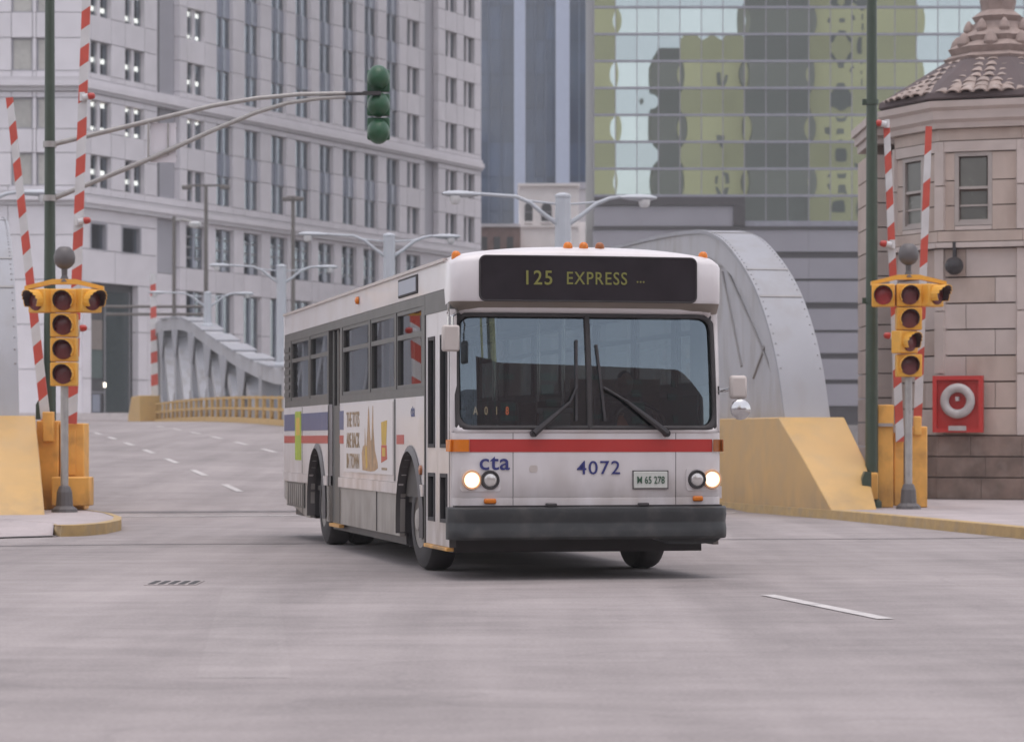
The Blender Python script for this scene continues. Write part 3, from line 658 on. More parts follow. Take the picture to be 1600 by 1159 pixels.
# left face, square to the view
c = MB(); c.box(-30,.0,-.0,20,0,ZT); o = obj('core_wall', c, M['room'], GB); o.location = (-.35,.62,0)
def lpanel(name, x0, x1, z0, z1, m, y0=-.02, y1=.5, g=.045):
    return slab(name, ((x0+x1)/2,(y0+y1)/2,(z0+z1)/2), (x1-x0-g,y1-y0,z1-z0-g), m, GB)
lx = lambda px: (px-800)/F*183.3+28.8
LC = [(lx(18),lx(51)),(lx(57),lx(80)),(lx(-40),lx(-10))]
LC = sorted(LC)
for r,(z0,z1) in enumerate(ROWS[:4]):
    zn = ROWS[r+1][0]
    sp = [(z1,24.62),(25.6,zn)] if r == 1 else [(z1,zn)]
    xs = [-8.0] + [v for ab in LC for v in ab] + [-.02]
    for i in range(0,len(xs),2):
        lpanel('pier_panel', xs[i],xs[i+1],z0,z1,M['granite'])
        for s0,s1 in sp: lpanel('spandrel_panel', xs[i],xs[i+1],s0,s1,M['granite'])
    for a,b in LC:
        for s0,s1 in sp: lpanel('spandrel_panel', a,b,s0,s1,M['granite'])
        mb = MB(); W = b-a; H = z1-z0; mb.box(-W/2,-W/2+.1,0,.06,0,H); mb.box(W/2-.1,W/2,0,.06,0,H); mb.box(-W/2+.1,W/2-.1,0,.06,0,.1); mb.box(-W/2+.1,W/2-.1,0,.06,H-.1,H)
        f = obj('window', mb, M['granite_dark'], GB); f.location = ((a+b)/2,.26,z0)
        slab('blind', (0,.0,H/2), (W-.22,.03,H-.22), M['blind'], f)
for z in (24.64,17.0):
    for k,(dz,h,out,m) in enumerate(((0,.3,.22,'cornice'),(.302,.34,.5,'granite'),(.644,.3,.28,'cornice'))):
        o = obj('cornice', MB().box(-9,.1,-out,.5,z+dz,z+dz+h), M[m], GB)
for z0,z1 in ((3,6),(6,9),(9,12),(12,15),(15,17),(17.96,18.3)):
    for a,b in ((-8,-5),(-5,-2.5),(-2.5,-.02)): lpanel('wall_panel', a,b,z0,z1,M['granite'])

# ------------------------------------------------------------------ green mirror-glass building on the right
GY = 190.0
GG = thing('mirror_glass_building', 'green mirror glass office building above a grey striped granite base', 'building', (0,GY,0))
gx = lambda px: (px-800)/F*GY
gz = lambda py: 1.3-(py-686)/F*GY
X0 = gx(928); XS = gx(1163); PITCH = (gx(1163)-gx(928))/7.0; NX = 21
ZB = gz(348); ROWH = (gz(12)-gz(306))/7.0; ZS = gz(306)
obj('core_wall', MB().box(X0+.1,X0+NX*PITCH+2,.12,25,0,ZS+9*ROWH+20), M['band_dark'], GG)
obj('upper_wall', MB().box(X0,X0+NX*PITCH+2,.0,25,ZS+11*ROWH,ZS+11*ROWH+30), M['gl_b'], GG)
def pane_mesh(m, bulge):
    def f(u, v): return ((u-.5)*(PITCH-.06), -bulge*(1-(2*u-1)**2)*(1-(2*v-1)**2), (v-.5)*(ROWH-.1))
    return MB().grid(f, 6, 8).mesh('pane', m, smooth=True)
PM = [[pane_mesh(M['gl_a'], q) for q in (.0003,.0007,.0010,.0014)], [pane_mesh(M['gl_b'], -q) for q in (.0004,.0009,.0012,.0017)]]
random.seed(11)
for j in range(-1, 11):
    for i in range(NX):
        if j < 0 and i < 7: continue
        o = link(bpy.data.objects.new('pane', PM[j % 2][random.randrange(4)]), GG); o.location = (X0+(i+.5)*PITCH, 0, ZS+(j+.5)*ROWH)
        o.rotation_euler = (R(random.uniform(-.03,.03)),0,R(random.uniform(-.03,.03)))
for j in range(0, 12):
    slab('transom', (X0+NX*PITCH/2,-.03,ZS+j*ROWH), (NX*PITCH,.12,.16), M['alu'], GG)
slab('transom', (XS+7*PITCH,-.06,ZB-.1), (14*PITCH,.2,.42), M['alu'], GG)
for i in range(0, NX+1):
    zb = ZS if i < 7 else ZB
    slab('mullion', (X0+i*PITCH,-.01,(zb+ZS+11*ROWH)/2), (.06,.06,ZS+11*ROWH-zb), M['band_grey'], GG)
# striped base; the left bay stands forward under its own dark frame
def course(name, px0, px1, y0, y1, m, out): return slab(name, ((gx(px0)+gx(px1))/2, -out/2+.05, (gz(y0)+gz(y1))/2), (gx(px1)-gx(px0), out+.1, gz(y0)-gz(y1)), m, GG)
course('dark_frame', 928,1163,309,322,M['band_dark'],.62); course('dark_frame', 1145,1163,322.2,354,M['band_dark'],.60); course('grey_panel', 928,1144.8,322.4,354,M['band_grey'],.45)
course('dark_course', 926,1356,354.4,359.5,M['band_dark'],.55)
ys = [359.7,394,404,436,440,473,483,516,520,552,561,593,600,634,690]
for k in range(len(ys)-1):
    dark = k % 2 == 1
    xa = 926
    while xa < 1600:
        xb = min(xa+ (674 if dark else 112), 1600)
        course('dark_course' if dark else 'grey_course', xa+.15, xb-.15, ys[k]+.05, ys[k+1]-.05, M['band_dark'] if dark else M['band_grey'], .30 if dark else .45)
        xa = xb

# ------------------------------------------------------------------ dark blue tower and the small old buildings between
TY = 320.0; hx = lambda px: (px-800)/F*TY
BT = thing('blue_glass_tower', 'dark blue glass tower with pale blue piers in the gap', 'building', (0,TY,0))
obj('core_wall', MB().box(hx(700),hx(960),.5,25,0,66), M['tower_glass'], BT)
for a,b in ((700,744),(744,803),(821,868),(890,935),(935,960)):
    n = 3
    for k in range(n):
        u = a+(b-a)*k/n; v = a+(b-a)*(k+1)/n
        for fl in range(16): slab('pane', ((hx(u)+hx(v))/2,.25,2+fl*4), (hx(v)-hx(u)-.1,.3,3.94), M['tower_glass'], BT)
        if k: slab('mullion', (hx(u),.1,33), (.14,.3,66), M['tower_mull'], BT)
for a,b in ((803,821),(868,890)): slab('pier', ((hx(a)+hx(b))/2,-.1,33), (hx(b)-hx(a),.7,66), M['tower_pier'], BT)
WY = 262.0; wx = lambda px: (px-800)/F*WY; wz = lambda py: 1.3-(py-686)/F*WY
WB = thing('white_terracotta_building', 'small white old building with arched windows behind the nearest lamp', 'building', (0,WY,0))
obj('wall', MB().box(wx(811),wx(904),0,12,0,wz(291)), M['white_stone'], WB)
obj('parapet', MB().box(wx(809),wx(906),-.3,12.2,wz(291)+.01,wz(287)), M['white_stone'], WB)
obj('wing_wall', MB().box(wx(904.3),wx(926),.6,12,0,wz(346)), M['white_stone'], WB)
for a,b in ((820,832),(846,862),(876,888)):
    w = wx(b)-wx(a); h = wz(317)-wz(346); pts = [(-w/2,0,0),(w/2,0,0)]+[(w/2*math.cos(R(t)),0,h-w/2+w/2*math.sin(R(t))) for t in range(0,181,20)]
    f = obj('window', MB().prism(pts,(0,.12,0)), M['room'], WB); f.location = ((wx(a)+wx(b))/2,-.1,wz(346))
    obj('sill', MB().box(-w/2-.1,w/2+.1,-.15,.1,-.2,-.01), M['white_stone'], f); slab('glazing_bar', (0,-.03,h*.5), (w,.05,.12), M['wframe'], f)
obj('string_course', MB().box(wx(810),wx(905),-.2,0,wz(355),wz(352)), M['white_stone'], WB)
BB = thing('brick_building', 'low brown brick building between the granite block and white building', 'building', (0,WY-4,0))
obj('wall', MB().box(wx(744),wx(813),0,10,0,wz(360)), M['brick'], BB); obj('parapet', MB().box(wx(743),wx(813),-.2,10,wz(360)+.01,wz(355)), M['granite'], BB)
for k in range(3): obj('window', MB().box(wx(752+20*k),wx(762+20*k),-.1,.05,wz(395),wz(375)), M['room'], BB)
GW = thing('grey_side_building', 'narrow grey building edge between white building and striped base', 'building', (0,WY+16,0))
obj('wall', MB().box(6.0,11,0,10,0,1.3+(686-296)/F*(WY+16)), M['cornice'], GW); obj('cap', MB().box(5.9,11,-.2,10,1.31+(686-296)/F*(WY+16),2.0+(686-296)/F*(WY+16)), M['granite_dark'], GW)

# ------------------------------------------------------------------ towers across the river, seen mirrored in the glass facade, plus unseen blocks added for the windscreen
def mtower(name, label, x0, x1, h, m, strips, y=-250, dz=24):
    t = thing(name, label, 'building', (0,y,0)); obj('wall', MB().box(x0,x1,-dz,0,0,h), m, t)
    for s0,s1,zt in strips:
        z = 6
        while z < min(h,zt)-3:
            if random.random() < .72: slab('window', ((s0+s1)/2+random.uniform(-.3,.3),.05,z+1.6), ((s1-s0)*random.uniform(.5,1.3),.2,random.uniform(1.2,3.6)), M['tower_win'], t)
            z += random.uniform(3.4,5.2)
mtower('mirrored_tower', 'dark slab tower mirrored at the middle of the green glass', 33,39.5,91,M['tower_dark'],[])
mtower('mirrored_tower', 'cream stepped tower mirrored at the middle of the green glass', 39.7,53.6,93,M['tower_cream'],[(47.5,48.9,200),(42,43,20)])
mtower('mirrored_tower', 'broad dark tower mirrored right of the cream tower in the glass', 53.8,68.6,160,M['tower_dark'],[],-246)
mtower('mirrored_tower', 'broad cream tower with dark window column mirrored in the glass', 68.8,94.4,160,M['tower_cream'],[(74.5,77.5,200),(80,80.9,200)])
mtower('mirrored_tower', 'slim pale tower mirrored at the left end of the green glass', 12,24.2,150,M['tower_cream'],[],-252)
mtower('unseen_reflection_block', 'unseen low brick block added behind camera to darken the windscreen reflection', -6,170,30,M['brick'],[(x,x+2.2,200) for x in range(0,150,6)],-60)  # unseen block, its height set to darken the lower windscreen
mtower('unseen_reflection_block', 'unseen low stone block added behind camera for bus glass reflections', -190,18,36,M['cornice'],[(x,x+2.2,200) for x in range(-150,10,7)],-140)  # unseen block, added only for what the bus glass reflects

HAZE = .0005
# ------------------------------------------------------------------ bridge tender's house
TH = thing('bridge_tender_house', 'octagonal tan limestone bridge house with scalloped tile roof at right', 'building', (9.6,54.0,.15))
AP = 1.9; WO = -.14; SD = 2*AP*math.tan(R(22.5))
def fr(k): a = R(-110+45*k); n = Vector((math.cos(a),math.sin(a),0)); t = Vector((-n.y,n.x,0)); return n, t, math.atan2(t.y,t.x)
def oct_ring(ap, z): return [(ap/math.cos(R(22.5))*math.cos(R(-110+22.5+45*k)), ap/math.cos(R(22.5))*math.sin(R(-110+22.5+45*k)), z) for k in range(8)]
def oct_part(name, prof, m, parent=TH, smooth=False):
    mb = MB()
    for (a0,z0),(a1,z1) in zip(prof, prof[1:]):
        p = oct_ring(a0,z0); q = oct_ring(a1,z1)
        for k in range(8): mb.face([p[k],p[(k+1)%8],q[(k+1)%8],q[k]])
    mb.face(oct_ring(*prof[-1])); mb.face(oct_ring(*prof[0]))
    return obj(name, mb, m, parent, smooth)
oct_part('core_wall', [(AP-.10,0),(AP-.10,7.4)], M['stone_joint'])
def block(name, k, s0, s1, z0, z1, m, out=0.0, g=.022, depth=.16):
    n, t, rz = fr(k); c = n*(AP+out-depth/2)+t*((s0+s1)/2)+Vector((0,0,(z0+z1)/2)); return slab(name, c, (s1-s0-g*.35, depth, z1-z0-g), m, TH, rz)
H = SD/2; random.seed(5)
BZ = [0,.42,.82,1.22]; CZ = [1.22,1.74,2.25,2.75,3.25,3.75,4.25,4.80]
for k in range(-2,3):
    for i in range(3):
        c = random.uniform(-.3,.3); block('base_block', k,-H-.05,c,BZ[i],BZ[i+1],M['base_stone'],.07); block('base_block', k,c,H+.05,BZ[i],BZ[i+1],M['base_stone'],.07)
    for i in range(7):
        c = [-.28,.28][i%2]
        for a,b in ((-H,c),(c,H)): block('stone_block', k,a,b,CZ[i],CZ[i+1],M['stone_pale'] if random.random() < .35 else M['stone'], 0, .03)
    block('sill_band', k,-H-.05,H+.05,4.80,4.92,M['stone_pale'],.13); block('sill_band', k,-H-.02,H+.02,4.92,5.14,M['stone'],.06)
    for z0,z1 in ((5.14,5.62),(5.62,6.1),(6.1,6.64)):
        block('stone_block', k,-H,-.36+WO,z0,z1,M['stone']); block('stone_block', k,.36+WO,H,z0,z1,M['stone'])
    block('stone_block', k,-.36+WO,.36+WO,5.14,5.24,M['stone_pale']); block('stone_block', k,-H,H,6.64,6.86,M['stone_pale'],.04); block('frieze', k,-H,H,6.86,7.1,M['stone'])
    n,t,rz = fr(k)
    def loc(s,z,o): return n*(AP+o)+t*s+Vector((0,0,z))
    w = obj('window', MB().box(-.36,-.28,-.02,.1,0,1.4).box(.28,.36,-.02,.1,0,1.4).box(-.28,.28,-.02,.1,1.32,1.4).box(-.28,.28,-.02,.1,0,.07), M['sash'], TH); w.location = loc(WO,5.24,-.02); w.rotation_euler = (0,0,rz)
    for z0,z1,y,m in ((.07,.68,.06,'entry_teal'),(.70,1.32,.03,'room')):
        slab('pane', (0,y,(z0+z1)/2), (.5,.015,z1-z0-.06), M['house_pane'], w)
        slab('sash_rail', (0,y-.01,z0+.02), (.56,.04,.05), M['sash'], w)
    slab('sash_rail', (0,.05,.38), (.56,.04,.035), M['sash'], w); slab('blind', (0,.045,1.0), (.5,.012,.24), M['wframe'], w)
for k in range(-3,3):
    a = R(-110+22.5+45*k); rr = AP/math.cos(R(22.5))
    for z0,z1 in ((1.22,2.4),(2.4,3.6),(3.6,4.8),(5.14,6.0),(6.0,6.86)):
        slab('corner_stone', (math.cos(a)*(rr-.07),math.sin(a)*(rr-.07),(z0+z1)/2), (.20,.20,z1-z0-.025), M['stone_pale'], TH, a)
oct_part('cornice', [(AP-.1,7.1),(AP+.10,7.1),(AP+.12,7.2),(AP+.20,7.26),(AP+.22,7.42),(AP+.30,7.48),(AP+.32,7.60),(AP-.1,7.62)], M['stone_pale'])
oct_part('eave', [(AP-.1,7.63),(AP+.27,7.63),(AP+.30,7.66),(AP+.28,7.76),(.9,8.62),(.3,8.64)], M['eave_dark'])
# barrel tiles, each its own piece
def tile_mesh():
    mb = MB(); n = 6; vs = []
    for y,rs,dz in ((0,1.0,0),(1,.86,.0)):
        for rr in (1.0,.72):
            for i in range(n+1):
                a = math.pi*i/n; vs.append((math.cos(a)*.5*rs*rr, y, math.sin(a)*.26*rs*rr+dz-.02))
    m = n+1; fs = []
    for i in range(n):
        fs += [(i,i+1,2*m+i+1,2*m+i),(i,m+i,m+i+1,i+1),(m+i,3*m+i,3*m+i+1,m+i+1)]
    return mb.raw(vs, fs).mesh('roof_tile', M['tile'], smooth=True)
TM = tile_mesh(); NR = 7
for r in range(NR):
    f0 = r/NR; ra = (AP+.34)/math.cos(R(12))*(1-f0)+.86*f0; z = 7.74+.87*(f0**1.12); cnt = max(18, int(2*math.pi*ra/.27))
    for i in range(cnt):
        a = 2*math.pi*(i+.5*(r%2))/cnt
        if -0.2 < ((a-R(20)) % (2*math.pi)) < R(130): continue
        o = link(bpy.data.objects.new('roof_tile', TM), TH); o.location = (math.cos(a)*ra, math.sin(a)*ra, z); o.scale = (2*math.pi*ra/cnt*1.02, .32, .27)
        o.rotation_euler = (R(25)+R(random.uniform(-2,2)), 0, a+R(90)+R(random.uniform(-1.5,1.5)))
fin = oct_part('finial', [(.95,8.5),(1.0,8.62),(.86,8.7),(.92,8.82),(.70,8.95),(.74,9.05),(.52,9.2),(.42,9.36),(.48,9.46),(.30,9.6),(.34,9.8),(.18,10.1),(.05,10.5)], M['carved'])
for k in range(-3,3):
    a = R(-110+45*k)
    mb = MB(); mb.lathe([(0,-.22),(.14,-.14),(.2,0),(.15,.13),(.06,.22),(0,.25)], (0,0,0), (0,0,1), 8)
    o = obj('carved_scroll', mb, M['carved'], fin, smooth=True); o.location = (math.cos(a)*.80,math.sin(a)*.80,8.90); o.scale = (.72,.72,.9)
    o = obj('carved_scroll', mb, M['carved'], fin, smooth=True); o.location = (math.cos(a+.39)*.58,math.sin(a+.39)*.58,9.2); o.scale = (.55,.55,.8)
# low wing behind the octagon
wl = 7.42-9.6
obj('wing_wall', MB().box(wl+.1,2.5,2.3,4.0,0,7.2), M['stone_joint'], TH)
zz = 0.0; i = 0
while zz < 7.0:
    h = .5; slab('stone_block', ((wl+wl+.55)/2+.0,2.25,zz+h/2), (.53,.2,h-.025), M['stone_pale'], TH); slab('stone_block', (wl+1.1,2.27,zz+h/2), (1.06,.2,h-.025), M['stone'], TH)
    slab('stone_block', (wl+.02,3.2,zz+h/2), (.2,1.6,h-.025), M['stone'], TH); zz += h; i += 1
obj('wing_cornice', MB().box(wl-.08,2.5,2.0,4.1,7.2,7.36).box(wl-.14,2.5,1.9,4.15,7.362,7.54).box(wl-.2,2.5,1.8,4.2,7.542,7.70), M['stone_pale'], TH)
# life ring box and alarm bell on the front face
n0,t0_,rz0 = fr(0)
s_mid = -.40
LB = thing('life_ring_box', 'square red box with a white life ring on the stone wall', 'life ring', Vector((9.6,54,.15))+n0*(AP+.09)+t0_*s_mid+Vector((0,0,1.28)), rz0)
obj('back_board', MB().box(-.48,.48,-.05,.0,0,1.08), M['ring_red'], LB)
obj('box_frame', MB().box(-.48,-.40,-.14,-.051,0,1.08).box(.40,.48,-.14,-.051,0,1.08).box(-.40,.40,-.14,-.051,1.0,1.08).box(-.40,.40,-.14,-.051,0,.08), M['ring_red'], LB)
def torus(Rr, r, c, n=28, m=10):
    return MB().grid(lambda u,v: (c[0]+(Rr+r*math.cos(2*math.pi*v))*math.cos(2*math.pi*u), c[1]+r*.8*math.sin(2*math.pi*v), c[2]+(Rr+r*math.cos(2*math.pi*v))*math.sin(2*math.pi*u)), n, m)
obj('life_ring', torus(.25,.085,(0,-.13,.60)), M['ring_white'], LB, smooth=True)
obj('ring_hook', MB().box(-.03,.03,-.2,-.05,.6,.68), M['ring_white'], LB)
obj('label_plate', MB().box(-.17,.17,-.152,-.141,.035,.125), M['ring_white'], LB)
BL = thing('alarm_bell', 'round black alarm bell on the stone wall above the life ring', 'bell', Vector((9.6,54,.15))+n0*(AP+.02)+t0_*(-.48)+Vector((0,0,4.46)), rz0)
obj('gong', MB().lathe([(0,-.30),(.10,-.28),(.165,-.2),(.175,-.1),(.14,-.06),(0,-.05)], (0,0,0), (0,1,0), 18), M['black'], BL, smooth=True)
obj('bracket', MB().box(-.03,.03,-.12,.0,.05,.46), M['black'], BL)

# ------------------------------------------------------------------ warning signals
def hood(mb, c, d, r, L, m=1, n=12):   # tunnel visor around direction d
    c = Vector(c); d = Vector(d).normalized(); sx = d.cross(Vector((0,0,1))).normalized()*-1; up = Vector((0,0,1))
    for i in range(n):
        a0 = R(-35)+R(250)*i/n; a1 = R(-35)+R(250)*(i+1)/n
        p = [c+(sx*math.cos(a)+up*math.sin(a))*rr for a in (a0,a1) for rr in (r,r-.012)]
        l0 = L*(.55+.45*max(0,math.sin((a0+a1)/2)))
        q = [k+d*l0 for k in p]
        mb.raw(p+q, [(0,2,6,4),(1,5,7,3),(4,6,7,5),(0,4,5,1),(2,3,7,6)], m)
def signal_section(parent, c, ang, w, h, lens_mat, hoodlen=.2):
    d = Vector((math.sin(ang),-math.cos(ang),0)); sx = Vector((math.cos(ang),math.sin(ang),0)); c = Vector(c)
    mb = MB(); vs = []
    cc = [(-w/2,0),(w/2,0),(w/2,.22),(-w/2,.22)]
    for z in (-h/2+.006,h/2-.006):
        for a,b in cc: vs.append(c+sx*a-d*b+Vector((0,0,z)))
    mb.raw(vs, [(0,3,2,1),(4,5,6,7),(0,1,5,4),(1,2,6,5),(2,3,7,6),(3,0,4,7)])
    hs = obj('housing', mb, M['sig_yellow'], parent, bevel=.02)
    hm = MB(); hood(hm, c+d*.0, d, .168, hoodlen, 0); hood(hm, c+d*.001, d, .155, hoodlen-.01, 1)
    obj('visor', hm, [M['sig_yellow'],M['hood']], hs)
    lm = MB(); lm.lathe([(.158,.0),(.155,.015),(.11,.032),(.05,.040),(0,.042)], c+d*.004, d, 20)
    obj('lens', lm, lens_mat, hs, smooth=True)
def signal_post(label, loc, mats4, left_mat, right_mat, ztop, third_turned=0):
    t = thing('warning_signal', label, 'signal', loc, 0, 'yellow bridge warning signals')
    s0 = ztop
    zs = [s0-.385*k for k in range(4)]
    obj('pole', MB().cyl((0,.12,.0),(0,.12,s0-.385*3-.15),.062,n=14), M['galv'], t, smooth=True)
    obj('pole_base', MB().lathe([(.0,0),(.21,0),(.2,.05),(.135,.10),(.12,.32),(.09,.40),(.065,.42)], (0,.12,0), (0,0,1), 12), M['bell'], t)
    for k, z in enumerate(zs): signal_section(t, (0,0,z), third_turned if k == 2 else 0, .42, .385, mats4[k])
    signal_section(t, (-.43,.02,zs[0]+.0), -R(38 if third_turned == 0 else 8), .38, .385, left_mat, .22)
    signal_section(t, (.45,.02,zs[0]-.0), R(42), .38, .385, right_mat, .26)
    obj('top_bracket', MB().prism([(-.62,.05,s0+.17),(-.2,.05,s0+.26),(.2,.05,s0+.26),(.62,.05,s0+.17),(.62,.05,s0+.23),(.18,.05,s0+.34),(-.18,.05,s0+.34),(-.62,.05,s0+.23)], (0,.14,0)), M['sig_yellow'], t)
    b = obj('bell', MB().lathe([(0,.36),(.08,.35),(.145,.29),(.17,.19),(.16,.10),(.11,.035),(.05,.0),(.0,-.0)], (0,.12,s0+.50), (0,0,1), 20), M['bell'], t, smooth=True)
    obj('bell_stem', MB().lathe([(.09,0),(.06,.06),(.045,.1),(.05,.2),(.09,.24)], (0,.12,s0+.30), (0,0,1), 12), M['bell'], b)
    return t
p = un(99,800,43.0); signal_post('yellow four lens warning signal with side heads on left pavement', (p.x,43.0,.15), [M['sig_lens']]*4, M['sig_lens'], M['sig_lens'], 3.33)
p = un(1421,795,45.0); signal_post('yellow four lens warning signal with red side lens on right pavement', (p.x,45.0,.15), [M['sig_lens_mid'],M['sig_lens_mid'],M['sig_lens'],M['sig_lens_mid']], M['sig_lens_red'], M['sig_lens'], 3.52, R(38))

# ------------------------------------------------------------------ bridge gates
def arm(t, a, b, w=.145, d=.06, per=.60, off=.1, lamps=()):
    a = Vector(a); b = Vector(b); u = (b-a).normalized(); L = (b-a).length; sx = Vector((1,0,0)); sx = (sx-u*sx.dot(u)).normalized(); dy = u.cross(sx)
    mb = MB(); k = 0; y = 0.0; cuts = []
    y = -off
    while y < L: cuts.append((max(y,0), min(y+per*.5,L), 1)); cuts.append((max(y+per*.5,0), min(y+per,L), 0)); y += per
    for y0,y1,m in cuts:
        if y1-y0 < .01: continue
        sl = .05
        vs = []
        for yy in (y0,y1):
            for s,q in ((-1,-1),(1,-1),(1,1),(-1,1)): vs.append(a+u*(yy+sl*s*(0 if yy in (0,L) else 1))+sx*s*w/2*(1-.25*yy/L)+dy*q*d/2)
        mb.raw(vs, [(0,1,5,4),(1,2,6,5),(2,3,7,6),(3,0,4,7),(0,3,2,1),(4,5,6,7)], m)
    o = obj('gate_arm', mb, [M['arm_white'],M['arm_red']], t)
    for f,s in lamps:
        c = a+u*(L*f); l = obj('arm_lamp', MB().cyl(c+Vector((s*.02,-.1,0)),c+Vector((s*.10,-.1,.02)),.05,.055,n=12).cyl(c+Vector((0,-.06,-.05)),c+Vector((0,-.06,.09)),.045,n=10), M['arm_white'], o)
        obj('lamp_lens', MB().lathe([(.05,0),(.06,.04),(.045,.10),(0,.12)], c+Vector((s*.101,-.1,.02)), (s,0,.1), 12), M['lamp_red'], l, smooth=True)
def rel(px,py,Y,o): return un(px,py,Y)-Vector(o)
Yg = 44.6
o = Vector((un(75,800,Yg).x,Yg,.15)); t = thing('bridge_gate', 'left raised red and white gate with its orange cabinet by pylon', 'gate', o, 0, 'raised bridge gates')
def rbox(x0,x1,y0,y1,Y,dY,o): a = rel(x0,y1,Y,o); b = rel(x1,y0,Y,o); return MB().box(a.x,b.x,a.y,a.y+dY,max(a.z,0),b.z)
obj('cabinet', rbox(57,92,657,803,Yg,.5,o), M['gate_yellow'], t, bevel=.02); obj('arm_mount', rbox(66,84,643,690,Yg-.12,.11,o), M['gate_yellow'], t, bevel=.02)
obj('counterweight', MB().prism([rel(*q,o) for q in ((56,655,Yg+.55),(56,632,Yg+.55),(60,625,Yg+.55),(64,632,Yg+.55),(65,655,Yg+.55))],(0,.08,0)), M['green_pole'], t)
arm(t, rel(72,660,Yg+.05,o), rel(15,153,Yg+.05,o), w=.15, off=.2)
o = Vector((un(113,800,Yg).x,Yg,.15)); t = thing('bridge_gate', 'tall raised gate behind the left signal reaching above the frame', 'gate', o, 0, 'raised bridge gates')
obj('cabinet', rbox(93.5,132,661,803,Yg+.02,.5,o), M['gate_yellow'], t, bevel=.02); obj('motor_box', rbox(80,140,745,790,Yg-.5,.46,o), M['gate_yellow'], t, bevel=.02)
obj('cabinet_door', rbox(104,118,672,742,Yg-.005,.02,o), M['gate_yellow'], t, bevel=.006)
arm(t, rel(112,662,Yg-.1,o), rel(139,-110,Yg-.1,o), w=.17, off=.15, lamps=((.19,1),(.407,1),(.658,1)))
Yr = 46.0
o = Vector((un(1384,795,Yr).x,Yr,.15)); t = thing('bridge_gate', 'raised red and white gate beside the right green pole', 'gate', o, 0, 'raised bridge gates')
obj('cabinet', rbox(1367,1396,662,795,Yr,.5,o), M['gate_yellow'], t, bevel=.02); obj('arm_mount', rbox(1371,1397,632,664,Yr-.05,.3,o), M['gate_yellow'], t, bevel=.02)
obj('motor_box', rbox(1355,1372,738,780,Yr-.3,.28,o), M['gate_yellow'], t, bevel=.02); obj('cover_plate', rbox(1368,1395,661,666,Yr-.06,.05,o), M['sash'], t)
obj('side_arm_plate', rbox(1396.5,1412,676,790,Yr+.1,.2,o), M['gate_yellow'], t, bevel=.02)
arm(t, rel(1406,690,Yr-.02,o), rel(1385,196,Yr-.02,o), w=.14, off=.25, lamps=((1.0,-1),(.62,-1),(.33,-1)))
o = Vector((un(1437,797,Yr).x,Yr,.15)); t = thing('bridge_gate', 'raised red and white gate behind the right signal post', 'gate', o, 0, 'raised bridge gates')
obj('cabinet', rbox(1424,1449,666,797,Yr+.05,.5,o), M['gate_yellow'], t, bevel=.02); obj('arm_mount', rbox(1428,1440,650,680,Yr-.05,.1,o), M['gate_yellow'], t, bevel=.02)
arm(t, rel(1433,668,Yr+.2,o), rel(1451,198,Yr+.2,o), w=.14, per=.95, off=.1, lamps=())
t = thing('green_cabinet', 'small dark green box at the foot of the right green pole', 'cabinet', (un(1352,795,45.3).x,45.3,.15))
obj('box', MB().prism([(-.07,0,0),(.10,0,0),(.10,0,.60),(.0,0,.62),(-.05,0,.5)],(0,.25,0)), M['green_pole'], t)
# far gate arm on the south end of the bridge
o = Vector((un(242,530,158).x,158,2.2)); t = thing('bridge_gate', 'far raised white gate arm with red bands before the granite block', 'gate', o, 0, 'raised bridge gates')
obj('post', MB().box(-.3,.3,-.2,.2,0,1.4), M['gate_yellow'], t); arm(t, (0,0,1.2), rel(239,428,158,o), w=.42, per=1.3, off=.3)

# ------------------------------------------------------------------ green poles, mast arm and signal seen from behind
Ym = 45.6
o = Vector((un(78,800,Ym).x,Ym,.15)); t = thing('mast_arm_pole', 'tall green pole at left with two grey arms spanning the road', 'pole', o, 0)
obj('pole', MB().lathe([(.0,0),(.17,0),(.17,.1),(.11,.15),(.095,4),(.075,10.4),(.0,10.42)], (0,0,0), (0,0,1), 16), M['green_pole'], t, smooth=True)
up = [(82,226),(160,207),(240,188),(330,166),(400,154),(470,147.5),(540,146)]; lo = [(82,311),(150,283),(240,246),(330,205),(400,176),(450,161),(500,154),(540,152)]
obj('upper_arm', MB().tube([rel(x,y,Ym-.0,o) for x,y in up], [.045,.043,.042,.04,.038,.036,.034]), M['galv'], t, smooth=True)
obj('lower_arm', MB().tube([rel(x,y,Ym-.0,o) for x,y in lo], [.045,.043,.042,.04,.038,.036,.034,.03]), M['galv'], t, smooth=True)
for y in (226,310): c = rel(78,y,Ym,o); obj('clamp', MB().cyl(c-Vector((0,0,.05)),c+Vector((0,0,.05)),.115,n=16), M['galv'], t)
obj('strut', MB().cyl(rel(232,191,Ym-.02,o),rel(232,249,Ym-.02,o),.018,n=8), M['galv'], t)
o2 = Vector(un(252,190,Ym))
sg = thing('hanging_sign', 'blank pale sign panel hanging between the two mast arms', 'sign', o2)
obj('panel', MB().box(-.19,.24,.05,.065,-.68,-.02), M['granite'], sg); obj('panel_rail', MB().box(-.2,.25,.066,.09,-.12,-.08).box(-.2,.25,.066,.09,-.6,-.56), M['galv'], sg); obj('hanger', MB().box(.1,.12,.02,.049,-.56,-.02), M['galv'], sg)
c = un(591,163,Ym); st = thing('traffic_signal', 'green three section traffic signal seen from behind on the arm', 'signal', c)
